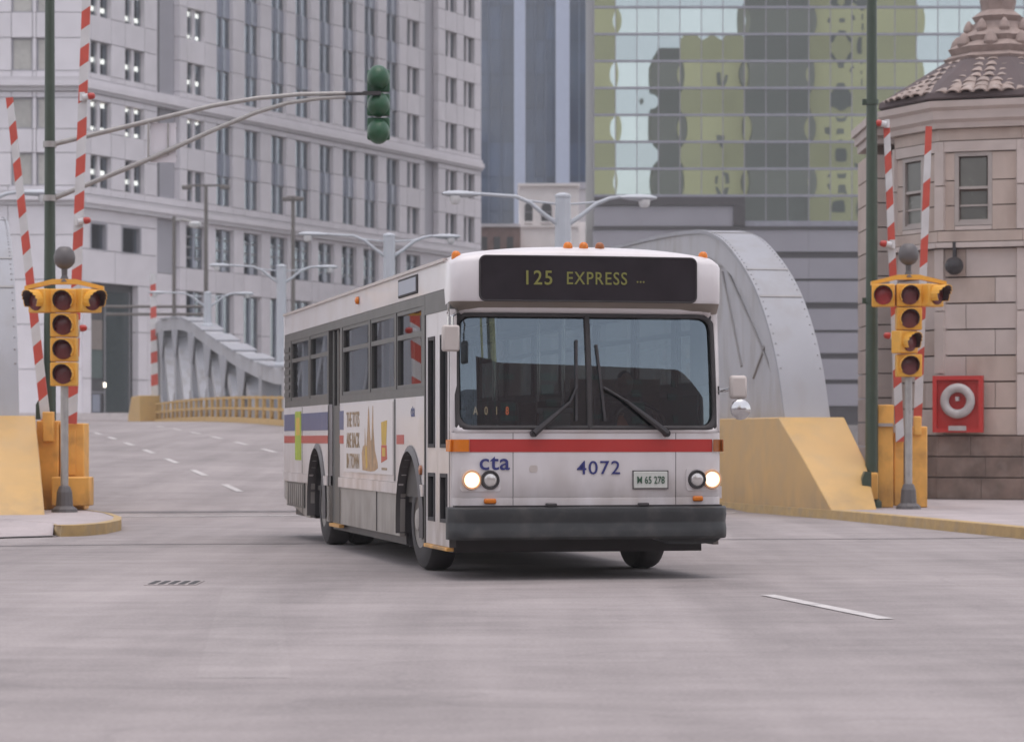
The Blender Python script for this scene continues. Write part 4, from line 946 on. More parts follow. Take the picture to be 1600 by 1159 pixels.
for k in range(3):
    z = .40-.40*k
    hs_ = obj('section_back', MB().lathe([(.0,-.175),(.06,-.165),(.12,-.12),(.165,-.05),(.185,.02),(.19,.10),(.0,.10)], (0,0,z), (0,1,0), 20), M['green_sig'], st, smooth=True); hs_.scale = (1.0,1,1.12)
    obj('housing', MB().box(-.19,.19,.06,.2,z-.185,z+.185), M['green_sig'], st, bevel=.03)
    hm = MB(); hood(hm, (0,.2,z), (0,1,0), .165, .24, 0); obj('visor', hm, M['green_sig'], st)
obj('arm_clamp', MB().cyl(rel(540,147,Ym,c)+Vector((0,-.02,0)),(.05,-.12,.16),.03,n=10).box(-.25,.05,-.2,-.12,.13,.19), M['black'], st)
o = Vector((un(1362,795,45.9).x,45.9,.15)); t = thing('green_pole', 'tall plain green pole beside the right gates and bridge house', 'pole', o)
obj('shaft', MB().lathe([(.0,0),(.17,0),(.17,.1),(.11,.16),(.1,4),(.08,10.2),(0,10.22)], (0,0,0), (0,0,1), 16), M['green_pole'], t, smooth=True)
for y in (160,470): cc = rel(1366,y,45.9,o); obj('clamp', MB().cyl((0,0,cc.z-.04),(0,0,cc.z+.04),.115,n=16).box(-.16,-.1,-.03,.03,cc.z-.05,cc.z+.05), M['green_pole'], t)

# ------------------------------------------------------------------ far bank: bronze lamp posts, signal pole, taxi
def mast(px, ytop, Y, label, half, heads=True, axis=(1,0,0)):
    o = Vector((un(px,ytop,Y).x,Y,2.2)); t = thing('bronze_lamp_post', label, 'street lamp', o, 0, 'bronze lamp posts on the far bank'); H = un(px,ytop,Y).z-2.2; ax = Vector(axis)
    obj('pole', MB().cyl((0,0,0),(0,0,H),.16,.11,n=12), M['lamp_bronze'], t); obj('cross_arm', MB().bar(-ax*half+Vector((0,0,H)),ax*half+Vector((0,0,H)),.12,.14,side=(0,0,1)), M['lamp_bronze'], t)
    for s in (-1,1): c = ax*half*s+Vector((0,0,H-.12)); obj('lamp_head', MB().box(c.x-.3,c.x+.3,c.y-.2,c.y+.2,c.z-.12,c.z+.12), M['lamp_bronze'], t, bevel=.05)
mast(322,290,166,'dark lamp post with wide cross arm before the granite windows',1.15)
mast(458,308,166,'dark slim lamp post behind the rear of the bus',.35)
o = Vector((un(272,338,165).x,165,2.2)); t = thing('far_signal_pole', 'far dark pole with two horizontal arms before the dark portal', 'pole', o)
H_ = un(272,338,165).z-2.2; obj('pole', MB().cyl((0,0,0),(0,0,H_),.13,.10,n=10), M['lamp_bronze'], t)
for y in (479,491): a = rel(165,y,165,o); b = rel(330,y,165,o); obj('mast_arm', MB().cyl(a,b,.085,n=8), M['lamp_bronze'], t)
obj('lamp_arm', MB().tube([(0,0,H_-.3),(.5,-.1,H_-.2),(1.1,-.2,H_-.35)],.05), M['galv'], t); obj('lamp_head', MB().lathe([(0,.12),(.25,.1),(.42,0),(.36,-.2),(0,-.3)], (1.3,-.2,H_-.45), (0,0,1), 12), M['lamp_glass'], t, smooth=True)
tr = thing('yellow_taxi', 'yellow car half hidden behind the far yellow pylon', 'car', (un(203,660,166).x,166,2.2))
prof = [(0,.35),(.02,.62),(.25,.78),(1.25,.90),(1.3,.92),(1.9,1.38),(3.3,1.40),(3.9,1.0),(4.6,.92),(4.75,.8),(4.78,.35)]
obj('body', MB().prism([(x,-.85,z) for x,z in prof],(0,1.7,0)), M['car_yellow'], tr, bevel=.06)
obj('windscreen', MB().face([(1.34,-.7,.97),(1.34,.7,.97),(1.86,.62,1.34),(1.86,-.62,1.34)]), M['dark_glass'], tr).location = (-.02,0,.02)
obj('side_window', MB().prism([(1.55,-.856,.98),(3.6,-.856,.98),(3.2,-.856,1.32),(1.95,-.856,1.32)],(0,.004,0)), M['tower_glass'], tr)
for x in (.85,3.75):
    w = obj('wheel', MB().lathe([(.12,-.01),(.3,-.02),(.32,.04),(.32,.2),(0,.2)], (x,-.86,.32), (0,1,0), 16), M['rubber'], tr); obj('hubcap', MB().lathe([(0,-.03),(.14,-.02),(.16,0)], (x,-.86,.32), (0,1,0), 12), M['chrome'], w)
obj('headlight', MB().box(-.01,.05,-.75,-.45,.55,.68), M['lens_clear'], tr)

# ------------------------------------------------------------------ the city air: thin haze added to lift the dark tones
hz_m = bpy.data.materials.new('haze'); hz_m.use_nodes = True; hn = hz_m.node_tree; hn.nodes.clear()
hv = hn.nodes.new('ShaderNodeVolumePrincipled'); hv.inputs['Color'].default_value = (.95,.95,.96,1); hv.inputs['Density'].default_value = HAZE
ho = hn.nodes.new('ShaderNodeOutputMaterial'); hn.links.new(hv.outputs[0], ho.inputs['Volume'])
hz_o = obj('haze', MB().box(-420,420,-430,520,-9,165), hz_m); hz_o['kind'] = 'stuff'

# ------------------------------------------------------------------ the bus (local x across from the door side, y back from the front, z up)
BUS = thing('city_bus', 'white transit bus with red stripe and lit headlights driving towards camera', 'bus', (-.545,25.1,0), math.atan2(.209,.978))
W = 2.59; CXB = W/2
def ybow(b):
    d = min(b, W-b); r = .10
    y = .06*((b-CXB)/CXB)**2
    if d < r: y += r - math.sqrt(max(0, r*r-(r-d)**2))
    return y
def ybow0(b): return .06*((b-CXB)/CXB)**2
def bs(n=36):    # sample positions across, denser at the corners
    return [0,.004,.015,.035,.065,.1] + [.1+(W-.2)*k/n for k in range(1,n)] + [W-.1,W-.065,W-.035,W-.015,W-.004,W]
BS = bs()
def skin(name, zs, yf, m, smooth=True, parent=BUS):
    mb = MB(); vs = []; n = len(BS)
    for z in zs:
        for b in BS: vs.append((b, yf(b,z), z))
    fs = [(j*n+i,j*n+i+1,(j+1)*n+i+1,(j+1)*n+i) for j in range(len(zs)-1) for i in range(n-1)]
    return obj(name, mb.raw(vs,fs), m, parent, smooth)
# front panel below the windscreen: three pieces split at the seams, with a fold above the bumper
def front_piece(name, b0, b1):
    bb = [b for b in BS if b0 < b < b1]; bb = [b0]+bb+[b1]; zz = [.66,.755,.758,.77,1.0,1.2,1.362]; vs = []
    for z in zz:
        for b in bb: vs.append((b, ybow(b)+(.008 if .756 < z < .765 else 0), z))
    n = len(bb); mb = MB().raw(vs, [(j*n+i,j*n+i+1,(j+1)*n+i+1,(j+1)*n+i) for j in range(len(zz)-1) for i in range(n-1)])
    return obj(name, mb, M['white'], BUS, smooth=True)
front_piece('front_panel', 0, .568); front_piece('front_panel', .574, 2.126); front_piece('front_panel', 2.132, W)
obj('seam_backing', MB().box(.5,.65,.045,.06,.66,1.36).box(2.05,2.2,.045,.06,.66,1.36), M['black'], BUS)
# red band and wraparound turn signals
def band(name, b0, b1, z0, z1, m, out):
    bb = [b0]+[b for b in BS if b0 < b < b1]+[b1]; vs = []
    for z in (z0,z1):
        for b in bb: vs.append((b-out*(1 if b < .02 else 0)+out*(1 if b > W-.02 else 0), ybow(b)-out, z))
    n = len(bb); mb = MB().raw(vs, [(i,i+1,n+i+1,n+i) for i in range(n-1)]); o = obj(name, mb, m, BUS, smooth=True); return o
band('red_stripe', .165, W-.10, 1.182, 1.30, M['red'], .004)
for b0,b1,m in ((0,.16,'amber'),(W-.095,W,'amber_dull')):
    o = band('turn_signal', b0,b1,1.185,1.298,M[m],.018)
    s = 0 if b0 == 0 else W
    obj('turn_signal', MB().box(s-.016 if s == 0 else s, s if s == 0 else s+.016, .06,.26 if s == 0 else .2,1.185,1.298), M[m], BUS, bevel=.006)
# windscreen: leaning, curved glass with rubber gasket and white surround
def lean(z): s = z-1.37; return .03*s + .085*s*s
def wsy(b,z):
    d = min(b, W-b); extra = .16*max(0,(.42-d)/.42)**2
    return ybow(b)*.6+extra*.6+lean(z)+.012
WZ0,WZ1 = 1.385,2.475
def rrect(b0,b1,z0,z1,r,n=7,ns=10):
    pts = []
    for (cx,cz,a0) in ((b1-r,z0+r,-90),(b1-r,z1-r,0),(b0+r,z1-r,90),(b0+r,z0+r,180)):
        arc = [(cx+r*math.cos(R(a0+90*k/n)), cz+r*math.sin(R(a0+90*k/n)), R(a0+90*k/n), cx, cz) for k in range(n+1)]
        pts += arc
    out = []
    for i in range(len(pts)):
        a = pts[i]; b = pts[(i+1)%len(pts)]; out.append(a)
        if math.hypot(a[0]-b[0],a[1]-b[1]) > .3:
            for k in range(1,ns): out.append((a[0]+(b[0]-a[0])*k/ns, a[1]+(b[1]-a[1])*k/ns, a[2], a[3]+(b[3]-a[3])*k/ns, a[4]+(b[4]-a[4])*k/ns))
    return out
def ringstrip(name, inner, outer_box, yfi, yfo, m, thick=.0):
    b0,b1,z0,z1 = outer_box; vs = []; n = len(inner)
    for (b,z,a,cx,cz) in inner: vs.append((b, yfi(b,z), z))
    for (b,z,a,cx,cz) in inner:
        dx,dz = math.cos(a),math.sin(a); ts = []
        if dx > 1e-6: ts.append((b1-b)/dx)
        if dx < -1e-6: ts.append((b0-b)/dx)
        if dz > 1e-6: ts.append((z1-z)/dz)
        if dz < -1e-6: ts.append((z0-z)/dz)
        t = min(ts); bb = min(max(b+dx*t,b0),b1); zz = min(max(z+dz*t,z0),z1); vs.append((bb,yfo(bb,zz),zz))
    o = obj(name, MB().raw(vs,[(i,(i+1)%n,n+(i+1)%n,n+i) for i in range(n)]), m, BUS, smooth=True)
    if thick: s = o.modifiers.new('thick','SOLIDIFY'); s.thickness = thick; s.offset = 0
    return o
inn = rrect(.055,W-.055,1.40,2.46,.12)
ringstrip('windscreen_surround', inn, (0,W,1.36,2.56), lambda b,z: wsy(b,z)-.02, lambda b,z: ybow(b)+lean(z)*.55, M['white'], .012)
inn2 = rrect(.085,W-.085,1.425,2.432,.11)
ringstrip('windscreen_gasket', inn2, (.045,W-.045,1.39,2.47), lambda b,z: wsy(b,z)-.018, lambda b,z: wsy(b,z)-.028, M['rubber'], .02)
def pane(b0,b1):
    return MB().grid(lambda u,v: (b0+(b1-b0)*u, wsy(b0+(b1-b0)*u, WZ0+(WZ1-WZ0)*v), WZ0+(WZ1-WZ0)*v), 26, 22)
obj('windscreen_pane', pane(.05,1.285), M['windshield'], BUS, smooth=True); obj('windscreen_pane', pane(1.305,W-.05), M['windshield'], BUS, smooth=True)
obj('windscreen_divider', MB().tube([(1.295,wsy(1.295,1.39+1.07*k/8)-.012,1.39+1.07*k/8) for k in range(9)],.028,8), M['rubber'], BUS, smooth=True)
# destination sign cap with brow
def crown(b): u = abs(b-CXB)/CXB; return .10*u**2.6 + (.06*max(0,(u-.9)/.1)**2)
capp = [(.22,2.465),(.15,2.485),(.015,2.572),(.0,2.60),(0,2.78),(.0,2.95),(.03,3.03),(.10,3.075),(.22,3.095),(.36,3.10)]
mb = MB(); vs = []; n = len(BS)
for (y,z) in capp:
    k = max(0,(z-2.9)/.2)
    for b in BS: vs.append((b, y+ybow(b)*(1 if z > 2.50 else .6), z-crown(b)*k))
mb.raw(vs, [(j*n+i,j*n+i+1,(j+1)*n+i+1,(j+1)*n+i) for j in range(2,len(capp)-1) for i in range(n-1)])
mb.face([vs[j*n] for j in range(2,len(capp))]+[(0,.36,2.55)]); mb.face([vs[j*n+n-1] for j in range(2,len(capp))]+[(W,.36,2.55)])
obj('front_cap', mb, M['white'], BUS, smooth=True)
mb = MB().raw(vs[:3*n], [(j*n+i,j*n+i+1,(j+1)*n+i+1,(j+1)*n+i) for j in range(2) for i in range(n-1)]); obj('brow', mb, M['brow'], BUS, smooth=True)
def rplate(b0,b1,z0,z1,r,out,yf=ybow0):
    pts = rrect(b0,b1,z0,z1,r); mb = MB(); f = [(b,yf(b)-out,z) for b,z,*_ in pts]; cx = [(b, yf(b)-out, (z0+z1)/2) for b,z,*_ in pts]; n = len(f)
    for i in range(n): mb.face([f[i],f[(i+1)%n],cx[(i+1)%n],cx[i]])
    bk = [(b,yf(b)+.02,z) for b,z,*_ in pts]
    for i in range(n): mb.face([f[i],f[(i+1)%n],bk[(i+1)%n],bk[i]])
    return mb
sg_ = obj('destination_sign', rplate(.268,2.325,2.585,2.985,.05,.008), M['sign_glass'], BUS, smooth=True)
obj('sign_gasket', MB().tube([(b,ybow0(b)-.004,z) for b,z,*_ in rrect(.262,2.331,2.579,2.991,.055)]+[(.0+2.331-.055,ybow0(2.27)-.004,2.579)],.009,6), M['rubber'], sg_)
FR = (R(90),0,0)
txt('125', .185, M['sign_text'], sg_, (.80,-.012,2.785), FR, 'sign_digits', .01, .95, spacing=1.15)
txt('EXPRESS', .165, M['sign_text'], sg_, (1.36,-.012,2.785), FR, 'sign_word', .006, .85, spacing=1.15)
txt('...', .15, M['sign_text'], sg_, (1.78,-.012,2.80), FR, 'sign_word', 0, .9)
# front lettering, lamps, plate
txt('4072', .178, M['text_blue'], BUS, (1.38,-.006,1.03), FR, 'fleet_number', .004, 1.08, spacing=1.12)
txt('cta', .215, M['text_blue'], BUS, (.395,.014,1.085), FR, 'operator_logo', .011, 1.08, spacing=1.06)
pl = obj('licence_plate', MB().box(1.715,2.04,-.012,.01,.845,1.0), M['plate'], BUS, bevel=.006)
txt('M 65 278', .095, M['plate_text'], pl, (1.8775,-.016,.918), FR, 'plate_number', .004, .74); obj('plate_frame', MB().box(1.705,2.05,-.006,.012,.835,1.01), M['bell'], pl)
obj('hatch_emblem', rplate(.725,.80,.995,1.06,.02,.004), M['mirror_box'], BUS, smooth=True)
for bo,bi in ((.185,.355),(2.485,2.335)):
    c0,c1 = min(bo,bi)-.105,max(bo,bi)+.10
    c0 = max(c0,.06); c1 = min(c1,W-.03)
    bz = obj('headlight_bezel', rplate(c0,c1,.82,1.03,.03,.012,ybow), M['white'], BUS, smooth=True)
    y = ybow(bo)-.016; yi = ybow(bi)-.016
    obj('lit_headlight', MB().lathe([(.0,.028),(.045,.026),(.068,.012),(.070,0)], (bo,y,.925), (0,-1,0), 24), M['lit'], bz, smooth=True)
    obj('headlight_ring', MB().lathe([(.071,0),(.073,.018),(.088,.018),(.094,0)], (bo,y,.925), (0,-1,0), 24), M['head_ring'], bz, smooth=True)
    obj('headlight', MB().lathe([(.0,.02),(.05,.018),(.068,.006),(.07,0)], (bi,yi,.925), (0,-1,0), 24), M['lens_clear'], bz, smooth=True)
    obj('headlight_ring', MB().lathe([(.066,0),(.070,.022),(.084,.022),(.090,0)], (bi,yi,.925), (0,-1,0), 24), M['black'], bz, smooth=True)
for b,z,w in ((.355,.73,.058),(2.345,.745,.05)): obj('marker_lamp', MB().box(b-w,b+w,ybow(b)-.03,ybow(b)+.01,z-.025,z+.025), M['amber'], BUS, bevel=.015)
for b in (.07,1.12,1.27,1.425,2.44):
    obj('clearance_lamp', MB().lathe([(.042,-.02),(.045,.02),(.038,.045),(.02,.06),(0,.063)], (b,.14+ybow(b),3.075-crown(b)*.95), (0,0,1), 14), M['amber' if b != 1.425 else 'amber_dull'], BUS, smooth=True)
# bumper
mb = MB(); pr = [(.16,.675),(-.08,.675),(-.115,.66),(-.125,.60),(-.10,.545),(-.10,.52),(-.125,.47),(-.12,.40),(-.09,.375),(.16,.375)]
bb = [-.035,-.03,-.01,.04,.15]+[.15+(W-.3)*k/14 for k in range(1,14)]+[W-.15,W-.04,W+.01,W+.03,W+.035]; vs = []
for (y,z) in pr:
    for b in bb:
        d = min(b+.035, W+.035-b); off = 0 if d > .16 else .16*(1-d/.16)**2
        vs.append((b, max(y+off*(1 if y < .1 else 0), y), z))
n = len(bb); mb.raw(vs,[(j*n+i,j*n+i+1,(j+1)*n+i+1,(j+1)*n+i) for j in range(len(pr)-1) for i in range(n-1)]+[tuple(j*n for j in range(len(pr))),tuple(j*n+n-1 for j in range(len(pr)))])
bp = obj('bumper', mb, M['bumper'], BUS, smooth=True)
obj('bumper_end', MB().box(-.036,.03,.10,.9,.375,.64), M['bumper'], bp) if False else None
for b in (.92,2.25-.45): obj('bumper_bolt_block', MB().box(b-.05,b+.05,-.07,.0,.676,.71), M['black'], bp, bevel=.01)
obj('bumper_ledge', MB().box(.02,W-.02,.0,.1,.676,.69), M['black'], bp)
obj('tow_bracket', MB().prism([(1.9,-.03,.374),(2.55,-.03,.374),(2.50,-.03,.34),(2.38,-.03,.325),(2.05,-.03,.325)],(0,.12,0)), M['bumper'], bp)
# wipers
for p0,p1,p2 in (((.76,1.355),(1.10,1.64),(1.185,2.22)),((2.03,1.355),(1.63,1.66),(1.375,2.18))):
    yy = lambda p: wsy(p[0],p[1])-.05
    w = obj('wiper', MB().cyl((p0[0],ybow(p0[0])-.05,p0[1]),(p0[0],ybow(p0[0])+.03,p0[1]),.035,n=12).tube([(p0[0],yy(p0)-.01,p0[1]),((p0[0]+p1[0])/2,yy(p1)-.015,(p0[1]+p1[1])/2),(p1[0],yy(p1)-.01,p1[1])],[.034,.026,.016],8), M['black'], BUS, smooth=True)
    bx_ = p2[0]; obj('wiper_blade', MB().bar((bx_,wsy(bx_,2.22)-.022,p2[1]),(bx_+.02*(1 if bx_ < 1.3 else -1)*0+ (p1[0]-bx_)*.25,wsy(bx_,1.52)-.03,1.47),.022,.03).cyl((p1[0],yy(p1)-.008,p1[1]),(bx_+(p1[0]-bx_)*.2,yy(p1)+.01,1.78),.012,n=6), M['black'], w)
# side walls
ARCH = ((2.25,.50,.68),(8.92,.50,.69))
def zarch(y):
    z = 0
    for c,zc,r in ARCH:
        if abs(y-c) < r: z = max(z, zc+math.sqrt(r*r-(y-c)**2))
    return z
def wall(y0,y1,zf0,z1,x,dx,step=.035):
    mb = MB(); n = max(2,int((y1-y0)/step)); ys = [y0+(y1-y0)*k/n for k in range(n+1)]
    zl = [max(zf0(y) if callable(zf0) else zf0, zarch(y)) for y in ys]
    for k in range(n):
        a,b = min(zl[k],z1),min(zl[k+1],z1)
        if z1-a < .002 and z1-b < .002: continue
        p = [(x,ys[k],a),(x,ys[k+1],b),(x,ys[k+1],z1),(x,ys[k],z1)]; q = [(x+dx,*v[1:]) for v in p]
        mb.face(p); mb.face(q[::-1]); mb.face([p[0],p[1],q[1],q[0]]); mb.face([p[2],p[3],q[3],q[2]])
        if k == 0: mb.face([p[0],p[3],q[3],q[0]])
        if k == n-1: mb.face([p[1],p[2],q[2],q[1]])
    return mb
rearz = lambda y: .31 if y < 10 else .31+(y-10)/2.15*.19
DOOR = (.17,1.43); EXIT = (7.06,7.96)
KW = [(1.65,3.12),(3.24,4.82),(4.94,6.88),(8.08,9.64),(9.76,11.45)]
DW = [(.95,1.5),(1.65,3.12),(3.24,4.82),(4.94,6.5),(6.62,8.0),(8.12,9.64),(9.76,11.45)]
for side in (0,1):
    x = 0 if side == 0 else W; dx = .05 if side == 0 else -.05; ins = .012 if side == 0 else -.012
    secs = [(DOOR[1]+.03,EXIT[0]-.02),(EXIT[1]+.02,12.12)] if side == 0 else [(.14,12.12)]
    for y0,y1 in secs:
        obj('side_panel', wall(y0,y1,.86,1.72,x,dx), M['white'], BUS)
        mbk = wall(y0,y1,.745,.858,x,dx); obj('rub_rail', mbk, M['white'], BUS).location = (-ins*1.6,0,0)
        obj('skirt_panel', wall(y0,y1,rearz,.743,x+ins,dx), M['skirt'], BUS)
    # window belt
    segs = [(DOOR[1]+.03,EXIT[0]-.02),(EXIT[1]+.02,12.12)] if side == 0 else [(.30,12.12)]
    wins = KW if side == 0 else DW
    for y0,y1 in segs:
        mb = MB(); xa,xb = (x+.004,x+.06) if side == 0 else (x-.06,x-.004)
        mb.box(xa,xb,y0,y1,1.722,1.81); mb.box(xa,xb,y0,y1,2.60,2.70)
        cur = y0
        for a,b in wins+[(y1,y1)]:
            if b <= y0 or a > y1+.01: continue
            if a > cur: mb.box(xa,xb,cur,a,1.812,2.598)
            cur = b
        obj('window_belt', mb, M['belt'], BUS)
    for a,b in wins:
        xa = x+.012 if side == 0 else x-.042; s = .03
        mb = MB().box(xa,xa+s,a,a+.05,1.812,2.598).box(xa,xa+s,b-.05,b,1.812,2.598).box(xa,xa+s,a+.05,b-.05,1.812,1.85).box(xa,xa+s,a+.05,b-.05,2.56,2.598).box(xa,xa+s,a+.05,b-.05,2.31,2.36)
        f = obj('side_window', mb, M['belt'], BUS)
        tw = .0105 if side == 0 else 0
        for z0,z1 in ((1.85,2.31),(2.36,2.56)):
            g = obj('pane', MB().face([(xa+.014-tw*(b-a),a+.05,z0),(xa+.014+tw*(b-a),b-.05,z0),(xa+.014+tw*(b-a),b-.05,z1),(xa+.014-tw*(b-a),a+.05,z1)]), M['side_glass'], f)
            g.rotation_euler = (0,0,0)
    mb = MB(); xa,xb = (x+.002,x+.06) if side == 0 else (x-.06,x-.002)
    mb.box(xa,xb,.34,12.12,2.703,2.96); obj('cant_rail', mb, M['white'], BUS)
    obj('gutter_rail', MB().box(x-.022 if side == 0 else x-.02,x+.02 if side == 0 else x+.022,.36,12.1,2.955,2.985), M['mirror_box'], BUS)
    for c,zc,r in ARCH:
        mb = MB(); prof = []
        for k in range(19):
            a = math.pi*k/18
            if zc+r*math.sin(a) < .3: continue
            prof.append((c+r*math.cos(a), zc+r*math.sin(a)))
        prof = [(c+r,.34)]+prof+[(c-r,.34)]
        o = -.035 if side == 0 else .035
        for (ya,za),(yb,zb) in zip(prof,prof[1:]):
            f = 1.09; sc = lambda y,z: (c+(y-c)*f, zc+(z-zc)*f if z > zc else z)
            A,B = (ya,za),(yb,zb); A2,B2 = sc(*A),sc(*B)
            mb.face([(x+o,*A),(x+o,*B),(x+o*.2,*B2),(x+o*.2,*A2)]); mb.face([(x+o,*A),(x+o,*B),(x-o*2,*B),(x-o*2,*A)])
        obj('wheel_arch', mb, M['rubber'] if False else M['bell'], BUS, smooth=True)
        mb = MB()
        for (ya,za),(yb,zb) in zip(prof,prof[1:]): mb.face([(x+dx,ya,za),(x+dx,yb,zb),(x+dx*14,yb,zb),(x+dx*14,ya,za)])
        mb.face([(x+dx*14,*p) for p in prof]); obj('wheel_well', mb, M['black'], BUS)
# roof and rear
def roofz(b): u = abs(b-CXB)/CXB; return 3.10-.10*u**2.6-.06*max(0,(u-.9)/.1)**2
mb = MB(); n = len(BS); ys = [.36,3,6,9,11.6,11.95,12.1]; dz = [0,0,0,0,0,.03,.12]; vs = [(b,y,roofz(b)-d) for y,d in zip(ys,dz) for b in BS]
mb.raw(vs,[(j*n+i,j*n+i+1,(j+1)*n+i+1,(j+1)*n+i) for j in range(len(ys)-1) for i in range(n-1)])
obj('roof', mb, M['white'], BUS, smooth=True)
obj('roof_edge', MB().box(.0,.05,.36,12.1,2.962,2.975), M['white'], BUS)
obj('rear_wall', MB().box(.0,W,12.12,12.2,.5,2.98), M['white'], BUS, bevel=.03)
for k in range(7): obj('engine_louvre', MB().box(-.012,.02,11.55,12.05,1.86+.1*k,1.92+.1*k), M['belt'], BUS)
obj('engine_grille', MB().box(-.006,.02,10.1,11.8,.42,.74), M['belt'], BUS)
for k in range(8): obj('grille_bar', MB().box(-.02,-.007,10.2+.2*k,10.28+.2*k,.44,.72), M['skirt'], BUS)
# front door: two folding leaves with tall and low windows
for y0,y1 in ((.175,.795),(.805,1.425)):
    xs = (.01,.05); c = (y0+y1)/2; hw = .17
    mb = MB(); mb.box(*xs,y0,c-hw,.30,2.50).box(*xs,c+hw,y1,.30,2.50)
    for z0,z1 in ((.30,.52),(.98,1.22),(2.28,2.50)): mb.box(*xs,c-hw,c+hw,z0,z1)
    lf = obj('door_leaf', mb, M['white'], BUS)
    for z0,z1 in ((.52,.98),(1.22,2.28)):
        obj('door_gasket', MB().box(.0,.045,c-hw,c-hw+.035,z0,z1).box(.0,.045,c+hw-.035,c+hw,z0,z1).box(.0,.045,c-hw+.035,c+hw-.035,z0,z0+.035).box(.0,.045,c-hw+.035,c+hw-.035,z1-.035,z1), M['rubber'], lf)
        obj('door_pane', MB().face([(.03,c-hw+.035,z0+.035),(.03,c+hw-.035,z0+.035),(.03,c+hw-.035,z1-.035),(.03,c-hw+.035,z1-.035)]), M['side_glass'], lf)
obj('door_header', MB().box(.004,.06,.16,1.45,2.502,2.70), M['belt'], BUS)
obj('door_post', MB().box(-.004,.06,1.432,1.46,.30,2.50).box(-.002,.06,.145,.172,.30,2.50), M['belt'], BUS)
obj('door_step', MB().box(-.02,.05,.2,1.40,.262,.297), M['gate_yellow'], BUS, bevel=.006)
obj('corner_post', MB().box(.0,.06,.115,.143,.66,2.50), M['white'], BUS)
# exit door
obj('exit_door_leaf', MB().box(.05,.09,7.07,7.95,.30,1.70).box(.05,.09,7.07,7.2,1.70,2.60).box(.05,.09,7.82,7.95,1.70,2.60).box(.05,.09,7.46,7.56,1.70,2.60), M['belt'], BUS)
for a,b in ((7.2,7.46),(7.56,7.82)): obj('door_pane', MB().face([(.07,a,1.7),(.07,b,1.7),(.07,b,2.6),(.07,a,2.6)]), M['side_glass'], BUS)
obj('exit_header', MB().box(.004,.06,7.04,7.98,2.602,2.70), M['belt'], BUS); obj('exit_step', MB().box(.0,.06,7.1,7.9,.262,.298), M['gate_yellow'], BUS)
obj('exit_rail', MB().cyl((.03,7.12,.4),(.03,7.12,2.55),.018,n=8), M['brow'], BUS)
# stripes and posters on the door side
SR = (R(90),0,R(-90))
def decal(name,y0,y1,z0,z1,m,o=.004,parent=BUS): return obj(name, MB().box(-o,-.0005,y0,y1,z0,z1), m, parent)
for y0,y1 in ((8.0,10.38),(10.98,12.1)): decal('blue_stripe',y0,y1,1.41,1.63,M['blue']); decal('red_stripe',y0,y1,1.25,1.345,M['red'])
decal('blue_stripe',6.72,7.03,1.41,1.63,M['blue']); decal('red_stripe',6.72,7.03,1.25,1.345,M['red']); decal('red_stripe',2.62,3.06,1.25,1.345,M['red'])
for y in (3.17,): obj('panel_seam', MB().box(-.008,.0,y-.03,y+.03,.87,1.715), M['belt'], BUS)
for y in (7.045,7.975,10.3): obj('panel_seam', MB().box(-.003,.002,y-.012,y+.012,.32,1.715), M['belt'], BUS)
for y in (4.4,): obj('panel_seam', MB().box(.003,.014,y-.01,y+.01,.32,.74), M['belt'], BUS)
pg = decal('green_poster',10.4,10.96,1.03,1.66,M['ad_green'],.008); decal('poster_text_block',10.5,10.86,1.35,1.58,M['ad_gold'],.0095,pg)
ad = decal('side_poster',3.26,6.66,.93,1.69,M['ad'],.010)
for k,(a,b) in enumerate((('THE','TOTS'),('ARE','BACK'),('IN','TOWN'))):
    txt(a+' '+b,.235,M['ad_brown'],ad,(-.0125,5.95,1.515-.235*k),SR,'poster_text',.018,.88)
random.seed(21)
mb = MB()
castle = [(5.25,.96),(5.3,1.15),(5.22,1.22),(5.1,1.24),(5.08,1.42),(5.03,1.24),(4.98,1.22),(4.9,1.42),(4.86,1.60),(4.82,1.66),(4.79,1.60),(4.74,1.4),(4.68,1.28),(4.62,1.30),(4.58,1.5),(4.55,1.66),(4.52,1.66),(4.5,1.4),(4.44,1.28),(4.40,1.18),(4.34,1.14),(4.22,1.05),(4.2,.99),(4.4,.96),(4.7,.95)]
obj('poster_drawing', MB().prism([(-.0125,y,z) for y,z in castle],(.002,0,0)), M['ad_tan'], ad)
obj('poster_drawing', MB().prism([(-.014,y,z) for y,z in ((5.0,.97),(5.05,1.2),(4.95,1.23),(4.9,1.0))],(.001,0,0)), M['ad_gold'], ad)
obj('poster_drawing', MB().prism([(-.014,y,z) for y,z in ((4.6,.97),(4.62,1.3),(4.5,1.42),(4.48,1.1))],(.001,0,0)), M['ad_brown'], ad)
obj('poster_bottle', MB().prism([(-.0125,y,z) for y,z in ((3.95,1.24),(3.98,1.48),(3.60,1.50),(3.66,1.24))],(.002,0,0)), M['ad_gold'], ad)
obj('poster_bottle', MB().prism([(-.0125,y,z) for y,z in ((3.98,1.05),(3.97,1.238),(3.63,1.238),(3.6,1.09))],(.002,0,0)), M['ad_red'], ad)
obj('poster_bottle', MB().prism([(-.014,y,z) for y,z in ((3.9,1.12),(3.9,1.21),(3.7,1.21),(3.7,1.12))],(.001,0,0)), M['ad_gold'], ad)
obj('poster_line', MB().box(-.0125,-.0105,3.6,3.95,.975,1.0), M['ad_brown'], ad)
txt('cta',.18,M['blue'],BUS,(-.003,2.1,1.58),SR,'operator_logo',.01,1.0)
sd = obj('side_sign', MB().box(-.012,.01,1.82,2.92,2.735,2.925), M['rubber'], BUS, bevel=.01); obj('pane', MB().box(-.016,-.0125,1.87,2.87,2.76,2.90), M['blue_glass'], sd)
for y in (5.6,): obj('clearance_lamp', MB().lathe([(.045,0),(.04,.03),(0,.045)], (-.003,y,2.85), (-1,0,0), 12), M['amber'], BUS, smooth=True)
